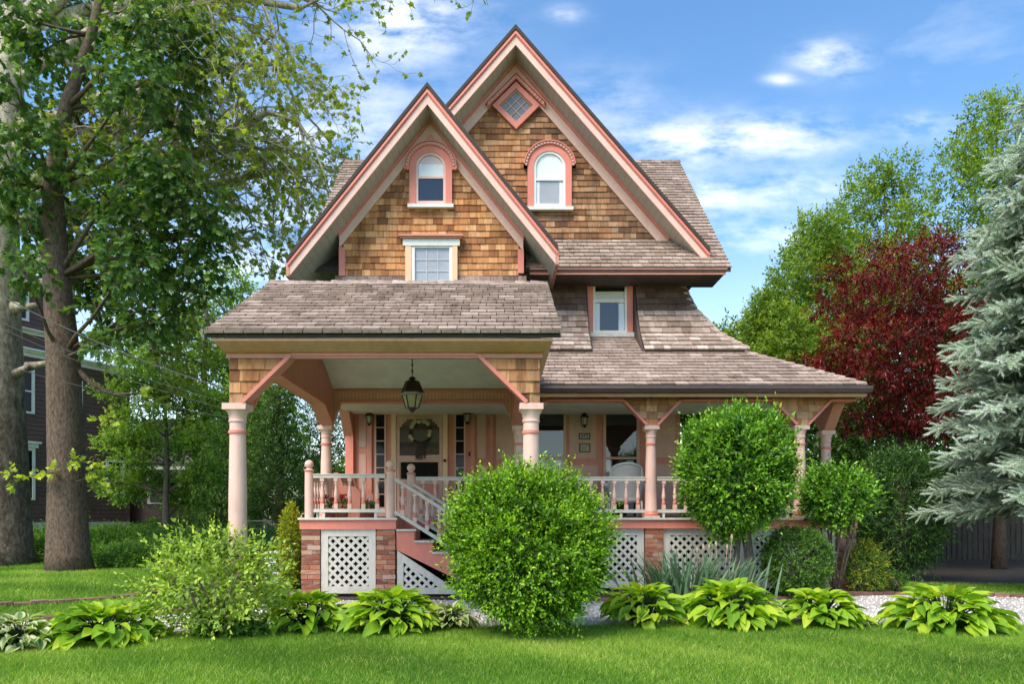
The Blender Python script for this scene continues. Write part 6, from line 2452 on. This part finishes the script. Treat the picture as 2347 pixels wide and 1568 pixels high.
for px_, py_, lab in ((846, 958, 'dark wall lantern left of the front door'), (1071, 955, 'dark wall lantern right of the front door'), (1340, 962, 'dark wall lantern above the two plaques')):
    y_ = 14.86
    x = PX(px_, y_)
    f_ = lambda q: PZ(py_ + q, y_)
    s = thing('wall_lantern', (x, y_, f_(22)), lab, 'lantern', 'wall lanterns on the porch')
    MB().lathe(x, y_, [(.085, f_(-3)), (.088, f_(-4)), (.03, f_(-14)), (.008, f_(-17)), (.004, f_(-20))], 6).build('cap', M['iron'], s)
    MB().lathe(x, y_, [(.045, f_(13)), (.068, f_(-2.6))], 6).build('glass', M['milk'], s)
    m = MB()
    m.lathe(x, y_, [(.008, f_(20)), (.03, f_(17)), (.05, f_(13.4))], 6)
    m.box(x - .02, x + .02, y_ + .04, YH - .03, f_(-1), f_(3))
    m.box(x - .035, x + .035, YH - .045, YH - .021, f_(-9), f_(14))
    for k in range(6):
        t = 2 * math.pi * k / 6
        m.beam((x + .048 * math.cos(t), y_ + .048 * math.sin(t), f_(13)), (x + .072 * math.cos(t), y_ + .072 * math.sin(t), f_(-2.6)), .008, .008)
    m.build('bracket', M['iron'], s)

M['plaque_face'] = plain('plaque_face', (.46, .42, .36), .6)
M['plaque_wood'] = plain('plaque_wood', (.06, .035, .022), .6)
for px0, px1, py0, py1, lab in ((1327, 1353, 994.5, 1008.5, 'small framed house number plaque under the wall lantern'), (1328, 1353, 1018, 1038, 'small framed certificate below the number plaque')):
    y_ = YH - .0215
    s = thing('plaque', (PX((px0 + px1) / 2, 15), y_, PZ(py1, 15)), lab, 'plaque')
    a, b, c, d_ = PX(px0, 15), PX(px1, 15), PZ(py1, 15), PZ(py0, 15)
    m = MB()
    for q in ((a, a + .018, c, d_), (b - .018, b, c, d_), (a + .018, b - .018, c, c + .018), (a + .018, b - .018, d_ - .018, d_)):
        m.box(q[0], q[1], y_ - .025, y_ - .001, q[2], q[3])
    m.build('frame', M['plaque_wood'], s)
    MB().box(a + .018, b - .018, y_ - .010, y_ - .002, c + .018, d_ - .018).build('face', M['plaque_face'], s)
    if py0 < 1000:
        cu = bpy.data.curves.new('lettering', 'FONT')
        cu.body = '415'
        cu.size = .10
        cu.align_x = 'CENTER'; cu.align_y = 'CENTER'
        cu.extrude = .001
        tmp = bpy.data.objects.new('tmp', cu)
        COL.objects.link(tmp)
        dg = bpy.context.evaluated_depsgraph_get()
        me = bpy.data.meshes.new_from_object(tmp.evaluated_get(dg))
        bpy.data.objects.remove(tmp, do_unlink=True)
        me.materials.clear(); me.materials.append(M['plaque_wood'])
        add('lettering', me, s, ((a + b) / 2, y_ - .012, (c + d_) / 2), (math.radians(90), 0, 0))
    else:
        m = MB()
        for k in range(5):
            zq = c + .04 + k * .02
            m.box(a + .05, b - .05 - .02 * (k % 2), y_ - .0115, y_ - .0101, zq, zq + .005)
        m.build('lettering', M['plaque_wood'], s)

# wreath on the storm door
wr = thing('door_wreath', (PX(963, 14.9), 14.92, PZ(1050, 14.9)), 'dried twig wreath with cream flowers on the front door', 'wreath')
wc = Vector((PX(963, 14.9), 14.93, PZ(993, 14.9)))
m = MB()
r6 = random.Random(6)
for k in range(26):
    rr_ = .20 + r6.uniform(-.035, .035)
    ph = r6.uniform(0, 6.28)
    m.tube([wc + Vector((rr_ * math.cos(t + ph), r6.uniform(-.015, .015), rr_ * math.sin(t + ph) * 1.1)) for t in np.linspace(0, r6.uniform(2.5, 5), 14)], .006, 4)
for k in range(34):
    a = r6.uniform(-.09, .09)
    m.tube([wc + Vector((a * .5, -.01, -.18)), wc + Vector((a, -.02, -.36)), wc + Vector((a * 1.25, -.015, -.50 - r6.uniform(0, .06)))], .005, 4)
m.build('twig_ring', M['plaque_wood'], wr)
M['cream_petal'] = plain('cream_petal', (.56, .49, .33), .8)
for k, (a, rr_) in enumerate(((2.3, .21), (2.05, .23), (2.6, .2), (1.05, .22), (.8, .22), (1.3, .21), (3.5, .21), (3.75, .2), (.1, .2), (-.25, .19), (1.7, .2))):
    c = wc + Vector((rr_ * math.cos(a), -.03, rr_ * math.sin(a) * 1.1))
    m = MB()
    for j in range(6):
        t = j * 1.047 + k
        m.tube([c, c + Vector((.030 * math.cos(t), -.012, .030 * math.sin(t))), c + Vector((.050 * math.cos(t), -.004, .050 * math.sin(t)))], [.006, .016, .004], 5)
    m.build('flower', M['cream_petal'], wr)

# flower pots on the landing
M['petal_red'] = plain('red_petal', (.42, .012, .02), .6)
M['petal_white'] = plain('white_petal', (.72, .66, .66), .6)
for px_, y_, r_, hh, col, lab in ((755, 12.42, .105, .165, 'petal_red', 'terracotta pot of dark red geranium by the corner newel'), (785, 12.46, .115, .165, 'petal_red', 'terracotta pot of bright red geranium at centre of landing rail'), (845, 12.62, .105, .13, 'petal_white', 'terracotta pot with a white flower near the stair newel')):
    x = PX(px_, y_)
    s = thing('flower_pot', (x, y_, DECK), lab, 'flower pot')
    MB().lathe(x, y_, [(r_ * .7, DECK + .002), (r_ * .95, DECK + hh * .8), (r_ * 1.08, DECK + hh * .8), (r_ * 1.1, DECK + hh), (r_ * .95, DECK + hh), (r_ * .9, DECK + hh * .85)], 20).build('pot', M['terracotta'], s, True)
    rg_ = np.random.default_rng(int(px_))
    dd = sphere_dirs(70, rg_)
    dd[:, 2] = np.abs(dd[:, 2])
    q = shoot_leaves(np.array([x, y_, DECK + hh]) + dd * np.array([.09, .09, .12]), dd, np.full(70, .05), 4, .05, rg_)
    add('foliage', leaf_mesh('foliage', *q, T_OVAL, M['lf_dark']), s)
    for k in range(4 if col == 'petal_red' else 1):
        c = Vector((x + rg_.uniform(-.09, .07), y_ - .06, DECK + hh + rg_.uniform(.15, .22)))
        m = MB()
        for j in range(9):
            v = Vector(sphere_dirs(1, rg_)[0]) * .026
            m.lathe(c.x + v.x, c.y + v.y, [(.004, c.z + v.z - .012), (.016, c.z + v.z), (.004, c.z + v.z + .012)], 6)
        m.tube([(x, y_, DECK + hh), c], .004, 4)
        m.build('flower', M[col], s)

# slatted porch bench at the left end
bn = thing('porch_bench', (-2.62, 13.7, DECK), 'pale slatted wooden bench with salmon arm at the left porch end', 'bench')
for k in range(9):
    yk = 13.15 + k * .13
    MB().box(-2.86, -2.835, yk, yk + .05, DECK + .30, DECK + .66).build('slat', M['pink'], bn)
MB().box(-2.875, -2.82, 13.08, 14.33, DECK + .661, DECK + .80).build('top_rail', M['panel'], bn)
MB().box(-2.87, -2.35, 13.08, 14.33, DECK + .27, DECK + .31).build('seat', M['panel'], bn)
for yk in (13.02, 14.35):
    m = MB()
    m.prism([(-2.88, yk, DECK + .001), (-2.42, yk, DECK + .001), (-2.40, yk, DECK + .45), (-2.50, yk, DECK + .55), (-2.70, yk, DECK + .56), (-2.80, yk, DECK + .80), (-2.88, yk, DECK + .80)], (0, .045, 0))
    m.build('arm', M['salmon_dull'], bn)

# white wicker chair
wcx, wcy = PX(1432, 13.9), 13.9
ch = thing('wicker_chair', (wcx, wcy, DECK), 'white wicker armchair behind the porch railing', 'chair')


def wicker_mat():
    m, nt, b = new_mat('woven_wicker')
    w1 = nt.nodes.new('ShaderNodeTexWave'); w1.bands_direction = 'X'; w1.inputs['Scale'].default_value = 22
    w2 = nt.nodes.new('ShaderNodeTexWave'); w2.bands_direction = 'Z'; w2.inputs['Scale'].default_value = 22
    for w in (w1, w2): nt.links.new(geo_pos(nt), w.inputs['Vector'])
    c = mixc(nt, .5, w1.outputs['Color'], w2.outputs['Color'])
    nt.links.new(ramp(nt, c, [(.15, (.30, .29, .27)), (.6, (.64, .63, .60))]).outputs[0], b.inputs['Base Color'])
    b.inputs['Roughness'].default_value = .7
    bump(nt, c, b, .6, .01)
    return m


M['woven'] = wicker_mat()
V_, F_ = [], []
nu, nv = 15, 9
for i in range(nu):
    a = -1.25 + 2.5 * i / (nu - 1)
    for j in range(nv):
        v = j / (nv - 1)
        hgt = .30 + (.50 + .20 * math.cos(a * 1.05)) * v * (1 if abs(a) < .9 else max(.35, 1 - (abs(a) - .9) * 1.6))
        V_.append((wcx + (.30 + .05 * v) * math.sin(a), wcy + .02 - (.27 + .06 * v) * math.cos(a), DECK + hgt))
for i in range(nu - 1):
    for j in range(nv - 1):
        a = i * nv + j
        F_.append([a, a + nv, a + nv + 1, a + 1])
bk = add('back', mesh_np('back', V_, F_, M['woven'], smooth=True), ch)
sm = bk.modifiers.new('thickness', 'SOLIDIFY'); sm.thickness = .025
top = [Vector(V_[i * nv + nv - 1]) for i in range(nu)]
MB().tube(top, .024, 8).build('roll', M['wicker'], ch, True)
for s in (-1, 1):
    pts = [Vector((wcx + s * .33, wcy - .10, DECK + .62)), Vector((wcx + s * .37, wcy + .10, DECK + .60)), Vector((wcx + s * .37, wcy + .28, DECK + .56)), Vector((wcx + s * .35, wcy + .33, DECK + .45)), Vector((wcx + s * .34, wcy + .32, DECK + .30))]
    MB().tube(pts, [.035, .04, .04, .035, .03], 8).build('arm', M['wicker'], ch, True)
    for yy in (-.22, .28):
        MB().tube([(wcx + s * .27, wcy + yy, DECK + .31), (wcx + s * .29, wcy + yy * 1.08, DECK + .001)], [.02, .016], 8).build('leg', M['wicker'], ch, True)
MB().lathe(wcx, wcy + .03, [(.30, DECK + .29), (.315, DECK + .33), (.29, DECK + .37), (.1, DECK + .385)], 20).build('seat', M['woven'], ch, True)
MB().box(PX(1074, 15), PX(1078.5, 15), YH - .075, YH - .065, PZ(1047, 15), PZ(1038, 15)).build('doorbell', M['iron'], FW)
